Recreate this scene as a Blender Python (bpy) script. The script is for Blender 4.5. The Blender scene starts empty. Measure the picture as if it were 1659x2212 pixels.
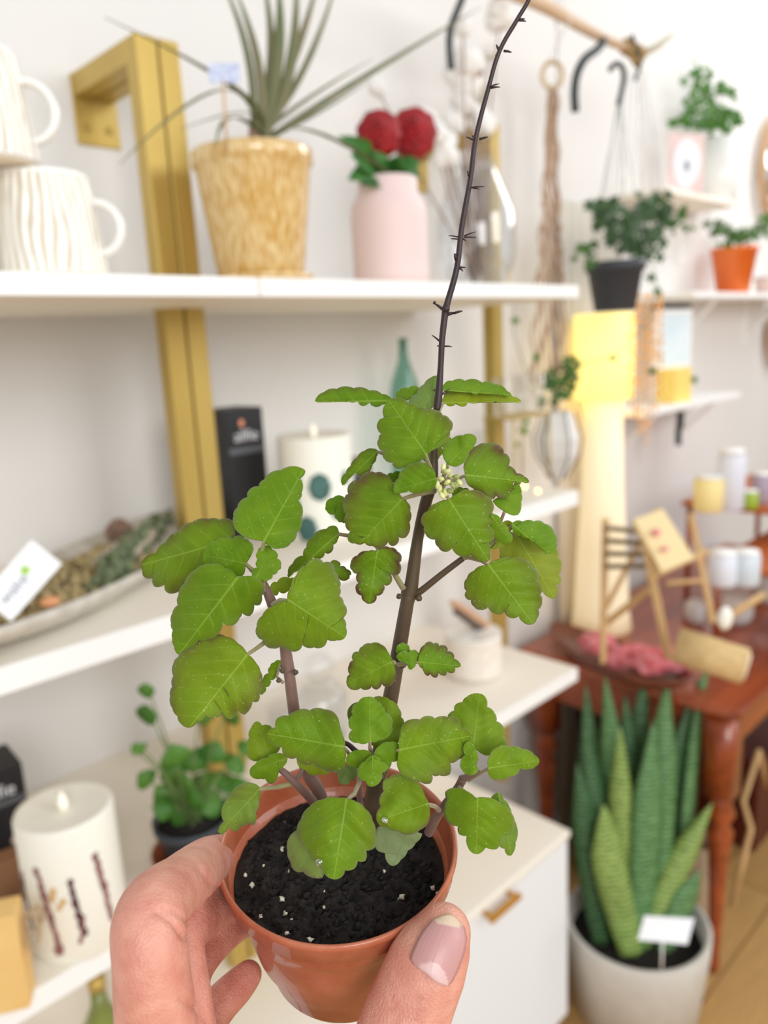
import bpy, math, random
import numpy as np
from mathutils import Vector, Matrix, noise
random.seed(7)
R = math.radians
scene = bpy.context.scene
COL = scene.collection

# ---------------------------------------------------------------- camera
CAMZ, FPX, CX, CY = 1.6, 1680.0, 829.5, 1106.0
YAW, PIT, ROL = 0.80056, 0.21472, -0.05124
_f = Vector((math.cos(YAW)*math.cos(PIT), math.sin(YAW)*math.cos(PIT), -math.sin(PIT)))
_r0 = Vector((math.sin(YAW), -math.cos(YAW), 0)); _u0 = _r0.cross(_f)
_r = math.cos(ROL)*_r0 + math.sin(ROL)*_u0
_u = -math.sin(ROL)*_r0 + math.cos(ROL)*_u0
CAM = Vector((0, 0, CAMZ))
cam_d = bpy.data.cameras.new('camera'); cam = bpy.data.objects.new('camera', cam_d); COL.objects.link(cam)
cam.matrix_world = Matrix(((_r.x, _u.x, -_f.x, CAM.x), (_r.y, _u.y, -_f.y, CAM.y), (_r.z, _u.z, -_f.z, CAM.z), (0, 0, 0, 1)))
cam_d.sensor_fit = 'VERTICAL'; cam_d.sensor_height = 36.0; cam_d.lens = 36.0*FPX/2212
cam_d.clip_start = 0.02
cam_d.dof.use_dof = True; cam_d.dof.focus_distance = 0.226; cam_d.dof.aperture_fstop = cam_d.lens/2.9
scene.camera = cam

# ---------------------------------------------------------------- world and light
w = bpy.data.worlds.new('world'); scene.world = w; w.use_nodes = True
bg = w.node_tree.nodes['Background']; bg.inputs[0].default_value = (0.93, 0.965, 1.0, 1); bg.inputs[1].default_value = 0.66
def area(name, loc, target, size, energy, color=(1, 1, 1), sy=None):
    d = bpy.data.lights.new(name, 'AREA'); d.energy = energy; d.color = color; d.size = size
    if sy: d.shape = 'RECTANGLE'; d.size_y = sy
    o = bpy.data.objects.new(name, d); COL.objects.link(o); o.location = loc
    o.rotation_euler = (Vector(target)-Vector(loc)).to_track_quat('-Z', 'Y').to_euler()
    return o
area('window_light', (-1.2, -2.6, 2.5), (0.9, 1.0, 1.1), 1.5, 64, (1, 1, 1), 1.6)
area('window_light', (1.8, -2.4, 2.6), (1.6, 1.2, 0.8), 1.4, 34, (1, 1, 1), 1.6)
area('back_window_light', (3.6, 0.3, 2.9), (0.4, 0.3, 1.4), 1.2, 24, (1, 1, 1), 1.2)
scene.view_settings.view_transform = 'Standard'; scene.view_settings.look = 'None'
scene.view_settings.gamma = 1; scene.view_settings.exposure = 0.08; scene.view_settings.use_curve_mapping = False

# ---------------------------------------------------------------- helpers
def ray(px, py): return _f + _r*((px-CX)/FPX) - _u*((py-CY)/FPX)
def at(px, py, X=None, Y=None, Z=None, D=None):
    d = ray(px, py)
    if D is not None: t = D
    elif Y is not None: t = Y/d.y
    elif X is not None: t = X/d.x
    else: t = (Z-CAMZ)/d.z
    return CAM + d*t
def dep(P): return (P-CAM).dot(_f)
def K(P): return dep(P)/FPX                    # metres per pixel at that place
def foot(px, py, Y, z):
    P = at(px, py, Y=Y); P.z = z
    return P, K(P)
def lin(c):
    c = [x/255 for x in c[:3]]
    return tuple([(x/12.92 if x <= .04045 else ((x+.055)/1.055)**2.4) for x in c]+[1])
MATS = {}
def mat(name, col, rough=.6, metal=0, col2=None, scale=20, bump=0, bscale=60, trans=0, sss=0, emit=None, estr=0, spec=.5, alpha=1, stretch=(1, 1, 1), coat=0, contrast=.25, sheen=0, tl=0):
    if name in MATS: return MATS[name]
    m = bpy.data.materials.new(name); m.use_nodes = True; nt = m.node_tree; b = nt.nodes['Principled BSDF']
    I = b.inputs
    I['Base Color'].default_value = lin(col); I['Roughness'].default_value = rough; I['Metallic'].default_value = metal
    I['Specular IOR Level'].default_value = spec; I['Transmission Weight'].default_value = trans; I['Coat Weight'].default_value = coat
    I['Sheen Weight'].default_value = sheen
    if sss: I['Subsurface Weight'].default_value = sss; I['Subsurface Radius'].default_value = (.01, .004, .002); I['Subsurface Scale'].default_value = 1
    if emit: I['Emission Color'].default_value = lin(emit); I['Emission Strength'].default_value = estr
    if col2 or bump:
        tc = nt.nodes.new('ShaderNodeTexCoord'); mp = nt.nodes.new('ShaderNodeMapping'); mp.inputs['Scale'].default_value = stretch
        nt.links.new(tc.outputs['Object'], mp.inputs['Vector'])
    if col2:
        n = nt.nodes.new('ShaderNodeTexNoise'); n.inputs['Scale'].default_value = scale; n.inputs['Detail'].default_value = 5
        nt.links.new(mp.outputs[0], n.inputs['Vector'])
        cr = nt.nodes.new('ShaderNodeValToRGB'); cr.color_ramp.elements[0].color = lin(col); cr.color_ramp.elements[1].color = lin(col2)
        cr.color_ramp.elements[0].position = .5-contrast; cr.color_ramp.elements[1].position = .5+contrast
        nt.links.new(n.outputs[0], cr.inputs[0]); nt.links.new(cr.outputs[0], I['Base Color'])
    if bump:
        n2 = nt.nodes.new('ShaderNodeTexNoise'); n2.inputs['Scale'].default_value = bscale; n2.inputs['Detail'].default_value = 6
        nt.links.new(mp.outputs[0], n2.inputs['Vector'])
        bp = nt.nodes.new('ShaderNodeBump'); bp.inputs['Strength'].default_value = bump; bp.inputs['Distance'].default_value = .002
        nt.links.new(n2.outputs[0], bp.inputs['Height']); nt.links.new(bp.outputs[0], I['Normal'])
    if tl:
        t = nt.nodes.new('ShaderNodeBsdfTranslucent'); t.inputs[0].default_value = lin(col)
        mx = nt.nodes.new('ShaderNodeMixShader'); mx.inputs[0].default_value = tl
        nt.links.new(b.outputs[0], mx.inputs[1]); nt.links.new(t.outputs[0], mx.inputs[2])
        nt.links.new(mx.outputs[0], nt.nodes['Material Output'].inputs[0])
    MATS[name] = m; return m

class M:
    def __init__(s): s.v = []; s.f = []; s.uv = None; s.vc = None
    def add(s, vs, fs):
        o = len(s.v); s.v += [Vector(p) for p in vs]; s.f += [tuple(i+o for i in f) for f in fs]; return s
    def box(s, c, size, rz=0, rot=None):
        hx, hy, hz = [x/2 for x in size]; m = rot or Matrix.Rotation(rz, 3, 'Z'); c = Vector(c)
        vs = [c + m @ Vector((x*hx, y*hy, z*hz)) for x in (-1, 1) for y in (-1, 1) for z in (-1, 1)]
        return s.add(vs, [(0, 1, 3, 2), (4, 6, 7, 5), (0, 4, 5, 1), (2, 3, 7, 6), (0, 2, 6, 4), (1, 5, 7, 3)])
    def span(s, a, b):
        a, b = Vector(a), Vector(b); return s.box((a+b)/2, [abs(x) for x in (b-a)])
    def lathe(s, prof, c, seg=40, rot=None, fn=None):
        c = Vector(c); vs = []; fs = []; n = len(prof)
        for i, (r, z) in enumerate(prof):
            for j in range(seg):
                t = 2*math.pi*j/seg; rr = r*(fn(t, z) if fn else 1)
                p = Vector((rr*math.cos(t), rr*math.sin(t), z)); vs.append(c + (rot @ p if rot else p))
        for i in range(n-1):
            for j in range(seg):
                k = (j+1) % seg; fs.append((i*seg+j, i*seg+k, (i+1)*seg+k, (i+1)*seg+j))
        if prof[0][0] > 1e-6: fs.append(tuple(reversed(range(seg))))
        if prof[-1][0] > 1e-6: fs.append(tuple((n-1)*seg+j for j in range(seg)))
        return s.add(vs, fs)
    def tube(s, pts, rad, seg=8, closed=False, flat=1.0, up=None):
        pts = [Vector(p) for p in pts]; n = len(pts)
        if not hasattr(rad, '__len__'): rad = [rad]*n
        vs = []; fs = []; prev = None
        for i, p in enumerate(pts):
            if closed: t = pts[(i+1) % n]-pts[i-1]
            else: t = pts[min(i+1, n-1)]-pts[max(i-1, 0)]
            t.normalize()
            if prev is None:
                a = Vector(up) if up else (Vector((0, 0, 1)) if abs(t.z) < .9 else Vector((1, 0, 0)))
            else: a = prev
            nx = (a - t*a.dot(t)).normalized(); prev = nx; ny = t.cross(nx)
            for j in range(seg):
                q = 2*math.pi*j/seg; vs.append(p + nx*(math.cos(q)*rad[i]*flat) + ny*(math.sin(q)*rad[i]))
        for i in range(n if closed else n-1):
            for j in range(seg):
                k = (j+1) % seg; i2 = (i+1) % n; fs.append((i*seg+j, i*seg+k, i2*seg+k, i2*seg+j))
        if not closed: fs.append(tuple(reversed(range(seg)))); fs.append(tuple((n-1)*seg+j for j in range(seg)))
        return s.add(vs, fs)
    def ell(s, c, r, rot=None, seg=14, rings=8, jit=0):
        c = Vector(c); vs = []; fs = []
        if not hasattr(r, '__len__'): r = (r, r, r)
        for i in range(rings+1):
            a = math.pi*i/rings
            for j in range(seg):
                b = 2*math.pi*j/seg
                p = Vector((math.sin(a)*math.cos(b), math.sin(a)*math.sin(b), math.cos(a)))
                if jit: p *= 1+jit*noise.noise(p*2.3+c*90)
                p = Vector((p.x*r[0], p.y*r[1], p.z*r[2])); vs.append(c+(rot @ p if rot else p))
        for i in range(rings):
            for j in range(seg):
                k = (j+1) % seg; fs.append((i*seg+j, (i+1)*seg+j, (i+1)*seg+k, i*seg+k))
        return s.add(vs, fs)
    def blade(s, pts, wid, side, fold=.25):
        pts = [Vector(p) for p in pts]; n = len(pts); vs = []; fs = []
        for i, p in enumerate(pts):
            t = (pts[min(i+1, n-1)]-pts[max(i-1, 0)]).normalized(); sd = Vector(side); sd = (sd - t*sd.dot(t)).normalized(); nn = t.cross(sd)
            w_ = wid[i]; vs += [p-sd*w_+nn*w_*fold, p-sd*w_*.5+nn*w_*fold*.35, p, p+sd*w_*.5+nn*w_*fold*.35, p+sd*w_+nn*w_*fold]
        for i in range(n-1):
            for j in range(4): fs.append((i*5+j, i*5+j+1, (i+1)*5+j+1, (i+1)*5+j))
        return s.add(vs, fs)
    def oval(s, base, tip, wd, nrm, cup=.2, seg=6):                # a small plain leaf
        base, tip = Vector(base), Vector(tip); t = (tip-base); L = t.length; t.normalize(); nrm = Vector(nrm)
        sd = t.cross(nrm).normalized(); nn = sd.cross(t)
        prof = [math.sin(math.pi*((i/seg)**.8))**.8 for i in range(seg+1)]
        pts = [base+t*L*(i/seg)-nn*L*.15*(i/seg)**2 for i in range(seg+1)]
        vs = []; fs = []
        for i, p in enumerate(pts):
            w_ = wd*max(prof[i], .02); vs += [p-sd*w_+nn*w_*cup, p, p+sd*w_+nn*w_*cup]
        for i in range(seg):
            for j in range(2): fs.append((i*3+j, i*3+j+1, (i+1)*3+j+1, (i+1)*3+j))
        return s.add(vs, fs)

def _mesh(name, m, off):
    me = bpy.data.meshes.new(name); me.from_pydata([tuple(p-off) for p in m.v], [], m.f); me.update()
    if m.uv:
        u = me.uv_layers.new(name='leafuv'); idx = [0]*len(me.loops); me.loops.foreach_get('vertex_index', idx)
        a = []
        for i in idx: a += m.uv[i]
        u.data.foreach_set('uv', a)
    if m.vc:
        c = me.color_attributes.new('tone', 'FLOAT_COLOR', 'POINT'); a = []
        for q in m.vc: a += q
        c.data.foreach_set('color', a)
    return me
def finish(o, material, smooth=True, bevel=0, solid=0, sub=0):
    if material: o.data.materials.append(material)
    if smooth: o.data.polygons.foreach_set('use_smooth', [True]*len(o.data.polygons))
    if bevel:
        b = o.modifiers.new('bevel', 'BEVEL'); b.width = bevel; b.segments = 2; b.limit_method = 'ANGLE'
    if solid:
        b = o.modifiers.new('solidify', 'SOLIDIFY'); b.thickness = solid; b.offset = 0
    if sub:
        b = o.modifiers.new('subsurf', 'SUBSURF'); b.levels = sub; b.render_levels = sub
def tag(o, label, cat, group=None):
    o['label'] = label; o['category'] = cat
    if group: o['group'] = group
    return o
def thing(name, label, cat, loc, group=None):
    o = bpy.data.objects.new(name, None); o.empty_display_size = .02; COL.objects.link(o); o.location = loc
    return tag(o, label, cat, group)
def wloc(p):
    v = Vector((0, 0, 0))
    while p: v += Vector(p.location); p = p.parent
    return v
def part(name, m, material, parent, label=None, **k):
    o = bpy.data.objects.new(name, _mesh(name, m, wloc(parent))); COL.objects.link(o); o.parent = parent
    finish(o, material, **k)
    if label: o['label'] = label
    return o
def solo(name, m, material, label, cat, group=None, **k):
    c = sum(m.v, Vector())/len(m.v); c.z = min(p.z for p in m.v)
    o = bpy.data.objects.new(name, _mesh(name, m, c)); COL.objects.link(o); o.location = c
    finish(o, material, **k); return tag(o, label, cat, group)
def struct(name, m, material, **k):
    o = bpy.data.objects.new(name, _mesh(name, m, Vector())); COL.objects.link(o); finish(o, material, smooth=False, **k); o['kind'] = 'structure'; return o
def words(body, loc, xdir, ydir, size, material, parent, name='lettering', align='CENTER'):
    c = bpy.data.curves.new(name, 'FONT'); c.body = body; c.size = size; c.align_x = align; c.align_y = 'CENTER'; c.extrude = .0002
    tmp = bpy.data.objects.new('tmp', c); COL.objects.link(tmp); me = bpy.data.meshes.new_from_object(tmp.evaluated_get(bpy.context.evaluated_depsgraph_get()))
    bpy.data.objects.remove(tmp); bpy.data.curves.remove(c); me.name = name
    o = bpy.data.objects.new(name, me); COL.objects.link(o); me.materials.clear(); me.materials.append(material)
    x = Vector(xdir).normalized(); z = x.cross(Vector(ydir)).normalized(); y = z.cross(x); loc = Vector(loc)
    mw = Matrix(((x.x, y.x, z.x, 0), (x.y, y.y, z.y, 0), (x.z, y.z, z.z, 0), (0, 0, 0, 1)))
    o.parent = parent; o.location = loc-wloc(parent); o.rotation_euler = mw.to_euler(); return o

U = .82
YF, YW = 1.0*U, 1.52*U
Z1, Z2, Z3, ZC = CAMZ+.105*U, CAMZ-.375*U, CAMZ-.838*U, CAMZ-1.289*U
XS, XE = .732*U, 1.634*U

# ---------------------------------------------------------------- materials
m_wall = mat('wall_paint', (233, 230, 226), .9, col2=(227, 224, 220), scale=3)
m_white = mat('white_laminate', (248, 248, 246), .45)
m_cream = mat('cream_laminate', (247, 240, 226), .5)
m_gold = mat('brushed_gold', (202, 174, 98), .42, .5, col2=(186, 156, 78), scale=9, stretch=(1, 1, .2))
m_board = mat('board_shade_cream', (242, 235, 222), .5)  # cream tone takes in the shade on the shelf tops
m_cer = mat('white_ceramic', (246, 245, 240), .25, coat=.4)
m_twig = mat('dry_twig', (126, 98, 78), .8, col2=(158, 128, 105), scale=60)
m_black = mat('black_card', (26, 26, 30), .45, col2=(38, 36, 38), scale=8)
m_txt = mat('white_print', (225, 225, 228), .6)
def thin_glass(name, tint, refl=.035):
    m = bpy.data.materials.new(name); m.use_nodes = True; nt = m.node_tree; nt.nodes.clear()
    out = nt.nodes.new('ShaderNodeOutputMaterial'); tr = nt.nodes.new('ShaderNodeBsdfTransparent'); gl = nt.nodes.new('ShaderNodeBsdfGlossy'); mx = nt.nodes.new('ShaderNodeMixShader')
    lw = nt.nodes.new('ShaderNodeLayerWeight'); lw.inputs[0].default_value = .25; ad = nt.nodes.new('ShaderNodeMath'); ad.operation = 'MULTIPLY_ADD'; ad.inputs[1].default_value = .38; ad.inputs[2].default_value = refl
    tr.inputs[0].default_value = lin(tint); gl.inputs['Roughness'].default_value = .05; gl.inputs['Color'].default_value = (1, 1, 1, 1)
    nt.links.new(lw.outputs['Facing'], ad.inputs[0]); nt.links.new(ad.outputs[0], mx.inputs[0]); nt.links.new(tr.outputs[0], mx.inputs[1]); nt.links.new(gl.outputs[0], mx.inputs[2]); nt.links.new(mx.outputs[0], out.inputs[0])
    return m
m_glass = thin_glass('clear_glass', (251, 252, 253))
m_wax = mat('ivory_wax', (246, 244, 232), .55, sss=.25)
m_soil_bg = mat('dark_soil', (26, 20, 16), .95, bump=.6)
m_green = mat('ivy_green', (52, 92, 32), .55, col2=(90, 134, 46), scale=30, tl=.25)
m_lgreen = mat('bright_green', (58, 116, 34), .45, col2=(112, 166, 66), scale=26, tl=.3)
m_orangew = mat('red_brown_wood', (122, 46, 18), .3, col2=(182, 86, 36), scale=9, stretch=(.3, 3, 3), coat=.5)
m_lightw = mat('pale_wood', (214, 176, 122), .6, col2=(190, 150, 98), scale=20, stretch=(1, 1, .2))
m_hook = mat('dark_iron', (52, 58, 58), .5, .3)

# ---------------------------------------------------------------- setting
struct('wall_back', M().span((-2.5, YW, -.0), (7.5, YW+.12, 3.2)), m_wall)
struct('wall_right', M().span((7.38, -3.5, 0), (7.5, YW, 3.2)), m_wall)
def floor_mat():
    m = bpy.data.materials.new('plank_floor'); m.use_nodes = True; nt = m.node_tree; b = nt.nodes['Principled BSDF']
    tc = nt.nodes.new('ShaderNodeTexCoord'); br = nt.nodes.new('ShaderNodeTexBrick'); nt.links.new(tc.outputs['Object'], br.inputs['Vector'])
    br.inputs['Scale'].default_value = 1; br.inputs['Brick Width'].default_value = 1.4; br.inputs['Row Height'].default_value = .16
    br.inputs['Mortar Size'].default_value = .003; br.inputs['Color1'].default_value = lin((212, 168, 104)); br.inputs['Color2'].default_value = lin((200, 154, 92))
    br.inputs['Mortar'].default_value = lin((150, 108, 60))
    n = nt.nodes.new('ShaderNodeTexNoise'); mp = nt.nodes.new('ShaderNodeMapping'); mp.inputs['Scale'].default_value = (2, 22, 1)
    nt.links.new(tc.outputs['Object'], mp.inputs[0]); nt.links.new(mp.outputs[0], n.inputs[0])
    mx = nt.nodes.new('ShaderNodeMixRGB'); mx.blend_type = 'MULTIPLY'; mx.inputs[0].default_value = .35
    nt.links.new(br.outputs[0], mx.inputs[1]); nt.links.new(n.outputs[0], mx.inputs[2]); nt.links.new(mx.outputs[0], b.inputs['Base Color']); b.inputs['Roughness'].default_value = .4
    return m
struct('floor', M().span((-2.5, -3.5, -.05), (7.5, YW+.12, 0)), floor_mat())
struct('baseboard_back', M().span((-2.5, YW-.015, 0), (7.38, YW, .09)), m_white, bevel=.003)

# ---------------------------------------------------------------- shelving
ZT, YP, PW = CAMZ+.516*U, 1.27*U, .0385*U
def unit(x0, x1, posts, label):
    t = thing('shelving_unit', label, 'shelves', ((x0+x1)/2, (YF+YW)/2, ZC+.0), 'white shelving units with gold posts')
    for zt, th in ((Z1, .028*U), (Z2, .036*U), (Z3, .034*U)):
        bd = part('shelf_board', M().span((x0+.0015, YF+.0035, zt-th), (x1-.0015, YW-.001, zt)), m_board, t, smooth=False); part('lit_front_edge', M().span((x0+.0015, YF, zt-th), (x1-.0015, YF+.0035, zt)), m_white, bd, smooth=False, bevel=.001)  # board colour holds the shade on top; white strip the lit front edge
    for xp in posts:
        part('post', M().span((xp, YP, ZC), (xp+PW, YP+.03, ZT)), m_gold, t, smooth=False, bevel=.0015)
        part('top_bar', M().span((xp, YP+.0305, ZT-.032), (xp+PW, YW-.005, ZT)), m_gold, t, smooth=False, bevel=.0015)
        pl = part('wall_plate', M().span((xp-.002, YW-.0045, ZT-.10), (xp+PW+.002, YW-.0005, ZT+.0)), m_gold, t, smooth=False, bevel=.001)
        part('screw', M().lathe([(0, -.002), (.006, -.001), (.006, .001)], (xp+PW/2, YW-.006, ZT-.075), 12, Matrix.Rotation(R(90), 3, 'X')), m_gold, pl)
    return t
unit(-.17*U, XS, (.720*U,), 'white shelving unit nearest the camera, on the left with mugs, dish and candle')
unit(XS, XE, (.763*U, 1.663*U-.0), 'white shelving unit on the right holding the yellow planter and glassware')

# low cabinet with fluted doors
cx0, cx1 = .02, 1.602*U
cab = thing('sideboard_cabinet', 'white low cabinet with fluted doors and gold bar handles under the shelves', 'cabinet', ((cx0+cx1)/2, 1.03, 0))
part('cabinet_body', M().span((cx0, YF+.022, .06), (cx1, YW-.003, ZC-.018)), m_white, cab, smooth=False, bevel=.002)
part('cabinet_top', M().span((cx0-.0, YF+.001, ZC-.018), (cx1, YW-.003, ZC-.0005)), m_cream, cab, smooth=False, bevel=.004)
for xx in (cx0+.06, cx1-.06):
    for yy in (YF+.06, YW-.06): part('leg', M().lathe([(.014, 0), (.02, .06)], (xx, yy, 0.0), 12), m_gold, cab)
m_flute = mat('fluted_white', (238, 240, 242), .5)
dw = (cx1-cx0-.006)/3
for i in range(3):
    a, b = cx0+.003+i*dw, cx0+.003+(i+1)*dw-.003
    g = M(); n = int((b-a)/.0013); top = ZC-.021; bot = .07; vs = []; fs = []
    for j in range(n+1):
        x = a+(b-a)*j/n; y = YF+.008-.004*abs(math.sin(math.pi*(x-a)/.0085))
        vs += [(x, y, bot), (x, y, top), (x, YF+.0205, top), (x, YF+.0205, bot)]
    for j in range(n):
        for q in range(4): fs.append((j*4+q, j*4+(q+1) % 4, j*4+4+(q+1) % 4, j*4+4+q))
    fs.append((0, 3, 2, 1)); fs.append((n*4, n*4+1, n*4+2, n*4+3)); g.add(vs, fs)
    d = part('door', g, m_flute, cab, smooth=False)
    if i == 2:
        p1, p2 = at(1060, 1992, Y=YF-.02), at(1124, 1932, Y=YF-.02); zz = (p1.z+p2.z)/2; x1, x2 = p1.x, p2.x
    else: x1, x2 = (a+b)/2-.04, (a+b)/2+.04
    h = M().span((x1, YF-.024, zz-.006) if i == 2 else (x1, YF-.024, .40), (x2, YF-.014, zz+.006) if i == 2 else (x2, YF-.014, .412))
    for xx in (x1+.01, x2-.01):
        zc = zz if i == 2 else .406
        h.span((xx-.004, YF-.015, zc-.004), (xx+.004, YF+.005, zc+.004))
    part('handle', h, mat('polished_gold', (205, 150, 60), .3, .6), d, smooth=False, bevel=.001)

# ---------------------------------------------------------------- mugs on the top shelf
def mug_mat():
    m = bpy.data.materials.new('bark_glaze'); m.use_nodes = True; nt = m.node_tree; b = nt.nodes['Principled BSDF']
    a = nt.nodes.new('ShaderNodeVertexColor'); a.layer_name = 'tone'; cr = nt.nodes.new('ShaderNodeValToRGB')
    cr.color_ramp.elements[0].color = lin((196, 180, 146)); cr.color_ramp.elements[1].color = lin((250, 249, 244)); cr.color_ramp.elements[1].position = .62
    nt.links.new(a.outputs[0], cr.inputs[0]); nt.links.new(cr.outputs[0], b.inputs['Base Color']); b.inputs['Roughness'].default_value = .3; b.inputs['Coat Weight'].default_value = .4
    return m
m_mug = mug_mat(); m_bisque = mat('bare_clay', (226, 214, 192), .85)
def mug(c, r0, r1, h, label, hr, hang=0):
    t = thing('mug', label, 'mug', c, 'white bark-textured mugs stacked on the top shelf')
    seg = 220; n = 30; m = M(); vc = []; fs = []; vs = []
    prof = [(r0+(r1-r0)*(i/n)) for i in range(n+1)]
    def ridge(th, z):
        th2 = th + .05*noise.noise(Vector((math.cos(th)*2, math.sin(th)*2, z/h*2.0)))
        q = .5+.5*math.cos(th2*36+1.3*noise.noise(Vector((math.cos(th)*1.3, math.sin(th)*1.3, z/h*1.2)))*3)
        q *= .65+.6*noise.noise(Vector((math.cos(th)*7, math.sin(th)*7, z/h*5)))+.2
        return max(0, min(1, q))
    for i in range(n+1):
        z = h*i/n
        for j in range(seg):
            th = 2*math.pi*j/seg; q = ridge(th, z) if 1 <= i < n else 1; rr = prof[i]-(1-q)*.0016
            vs.append(Vector(c)+Vector((rr*math.cos(th), rr*math.sin(th), z+.004))); vc.append((q, q, q, 1))
    for (r_, z) in ((r1-.0025, h+.0065), (r1-.006, h+.003), (r0-.006, .010), (.0001, .010)):
        for j in range(seg):
            th = 2*math.pi*j/seg; vs.append(Vector(c)+Vector((r_*math.cos(th), r_*math.sin(th), z))); vc.append((1, 1, 1, 1))
    for i in range(n+4):
        for j in range(seg): k = (j+1) % seg; fs.append((i*seg+j, i*seg+k, (i+1)*seg+k, (i+1)*seg+j))
    fs.append(tuple(reversed(range(seg)))); m.add(vs, fs); m.vc = vc
    part('body', m, m_mug, t)
    part('foot_ring', M().lathe([(r0-.004, 0), (r0-.001, .0045)], c, 48), m_bisque, t)
    d = Matrix.Rotation(hang, 3, 'Z') @ Vector((_r0.x, _r0.y, 0)); up = Vector((0, 0, 1)); cc = Vector(c)+d*((r0+r1)/2-.002)+up*h*.52
    pts = [cc+d*(math.sin(a)*hr*.95)+up*(math.cos(a)*hr) for a in [R(-8+196*i/22) for i in range(23)]]
    part('handle', M().tube(pts, [.0062]*23, 12, flat=.75), m_cer, t)
    return t
P, k = foot(112, 588, .905, Z1)
hm = at(104, 395, Y=.905).z-Z1
mug(P, 118*k, 99*k, hm, 'white bark-textured mug standing on the shelf, lower of the stack', 52*k, R(8))
P2, k2 = foot(-150, 588, .905, Z1); mug(P2, 118*k, 99*k, hm, 'white bark-textured mug at the far left edge of the top shelf, under the stacked one', 52*k, R(170))
P3 = P.lerp(P2, .5); P3.z = Z1+hm+.007; mug(P3, 118*k, 99*k, hm, 'white bark-textured mug stacked on top of the other mugs', 56*k, R(12))

# ---------------------------------------------------------------- yellow planter with dragon tree
P, k = foot(565, 588, .93, Z1); zt = at(552, 330, Y=.93).z; h = zt-Z1
t = thing('potted_dragon_tree', 'spiky dragon tree in a yellow drip-glazed planter with saucer', 'plant', P)
def glaze():
    m = bpy.data.materials.new('yellow_drip_glaze'); m.use_nodes = True; nt = m.node_tree; b = nt.nodes['Principled BSDF']
    tc = nt.nodes.new('ShaderNodeTexCoord'); mp = nt.nodes.new('ShaderNodeMapping'); mp.inputs['Scale'].default_value = (1, 1, .14)
    nt.links.new(tc.outputs['Object'], mp.inputs[0]); n = nt.nodes.new('ShaderNodeTexNoise'); n.inputs['Scale'].default_value = 290; n.inputs['Detail'].default_value = 3
    nt.links.new(mp.outputs[0], n.inputs[0]); cr = nt.nodes.new('ShaderNodeValToRGB'); e = cr.color_ramp.elements
    e[0].position = .42; e[0].color = lin((204, 160, 84)); e[1].position = .62; e[1].color = lin((236, 212, 158))
    nt.links.new(n.outputs[0], cr.inputs[0]); nt.links.new(cr.outputs[0], b.inputs['Base Color'])
    b.inputs['Roughness'].default_value = .18; b.inputs['Coat Weight'].default_value = .8; b.inputs['Coat Roughness'].default_value = .08
    return m
m_glaze = glaze()
r0, r1 = 92*k, 122*k
part('planter', M().lathe([(r0*.9, .006), (r0, .010), (r0+(r1-r0)*.9, h*.86), (r1*.99, h*.875), (r1*1.03, h*.89), (r1*1.03, h*.985), (r1*1.0, h), (r1*.93, h), (r1*.93, h*.9)], P, 56), m_glaze, t)
part('saucer', M().lathe([(r0*.98, 0), (r0*1.2, .008), (r0*1.22, .012), (r0*1.1, .011)], P, 48), m_glaze, t)
part('soil', M().lathe([(r1*.94, h*.9), (r1*.5, h*.93), (.0001, h*.94)], P, 40), m_soil_bg, t)
m_drac = mat('dragon_tree_leaf', (104, 120, 74), .5, col2=(146, 130, 98), scale=40, stretch=(1, 1, .1), tl=.2)
base = P+Vector((0.005, 0, h*.90))
part('stem', M().tube([base, base+Vector((.004, 0, .05))], [.012, .009], 12), m_twig, t)
cr_ = base+Vector((.004, 0, .035))
lv = [((600, 120), (598, -60), .92, 13), ((560, 150), (500, -40), .92, 9), ((535, 120), (470, -60), .96, 7), ((640, 110), (690, -60), .94, 9), ((625, 150), (640, -90), .90, 12), ((655, 150), (735, -70), .98, 8),
      ((530, 210), (225, 37), .90, 7), ((480, 195), (258, 355), .90, 6), ((545, 245), (390, 280), .88, 6), ((660, 215), (805, 128), .96, 6), ((760, 180), (1040, 15), .93, 11),
      ((700, 290), (930, 445), .90, 6), ((500, 255), (465, 320), .86, 6), ((585, 120), (560, -80), .95, 9), ((690, 240), (800, 170), 1.0, 5)]
for (mx_, my_), (tx, ty), Y, wpx in lv:
    a = Vector(cr_)+Vector((0, (Y-.93)*.3, random.uniform(-.01, .01))); b = at(mx_, my_, Y=(Y+.93)/2); c = at(tx, ty, Y=Y); pts = []; wd = []
    for i in range(15):
        q = i/14; ctrl = b*2-(a+c)/2; pts.append(a*(1-q)**2+ctrl*2*q*(1-q)+c*q*q); wd.append(wpx*k*(.75+.35*math.sin(q*3))*(1-q**3)+.0003)
    part('leaf', M().blade(pts, wd, _r), m_drac, t, solid=.0006)
P5 = at(487, 290, Y=.87); P6 = at(482, 170, Y=.87)
t2 = thing('plant_label_stick', 'small white price label on a pale wooden stick in the yellow planter', 'label', P5)
part('stick', M().tube([P5-Vector((0, 0, .02)), P6], .0016, 8), m_lightw, t2)
part('label_card', M().box(at(485, 158, Y=.868), (58*k, .0012, 34*k), rz=R(-40)), mat('blue_white_card', (225, 232, 250), .6, col2=(165, 178, 214), scale=160), t2, smooth=False)

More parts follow.
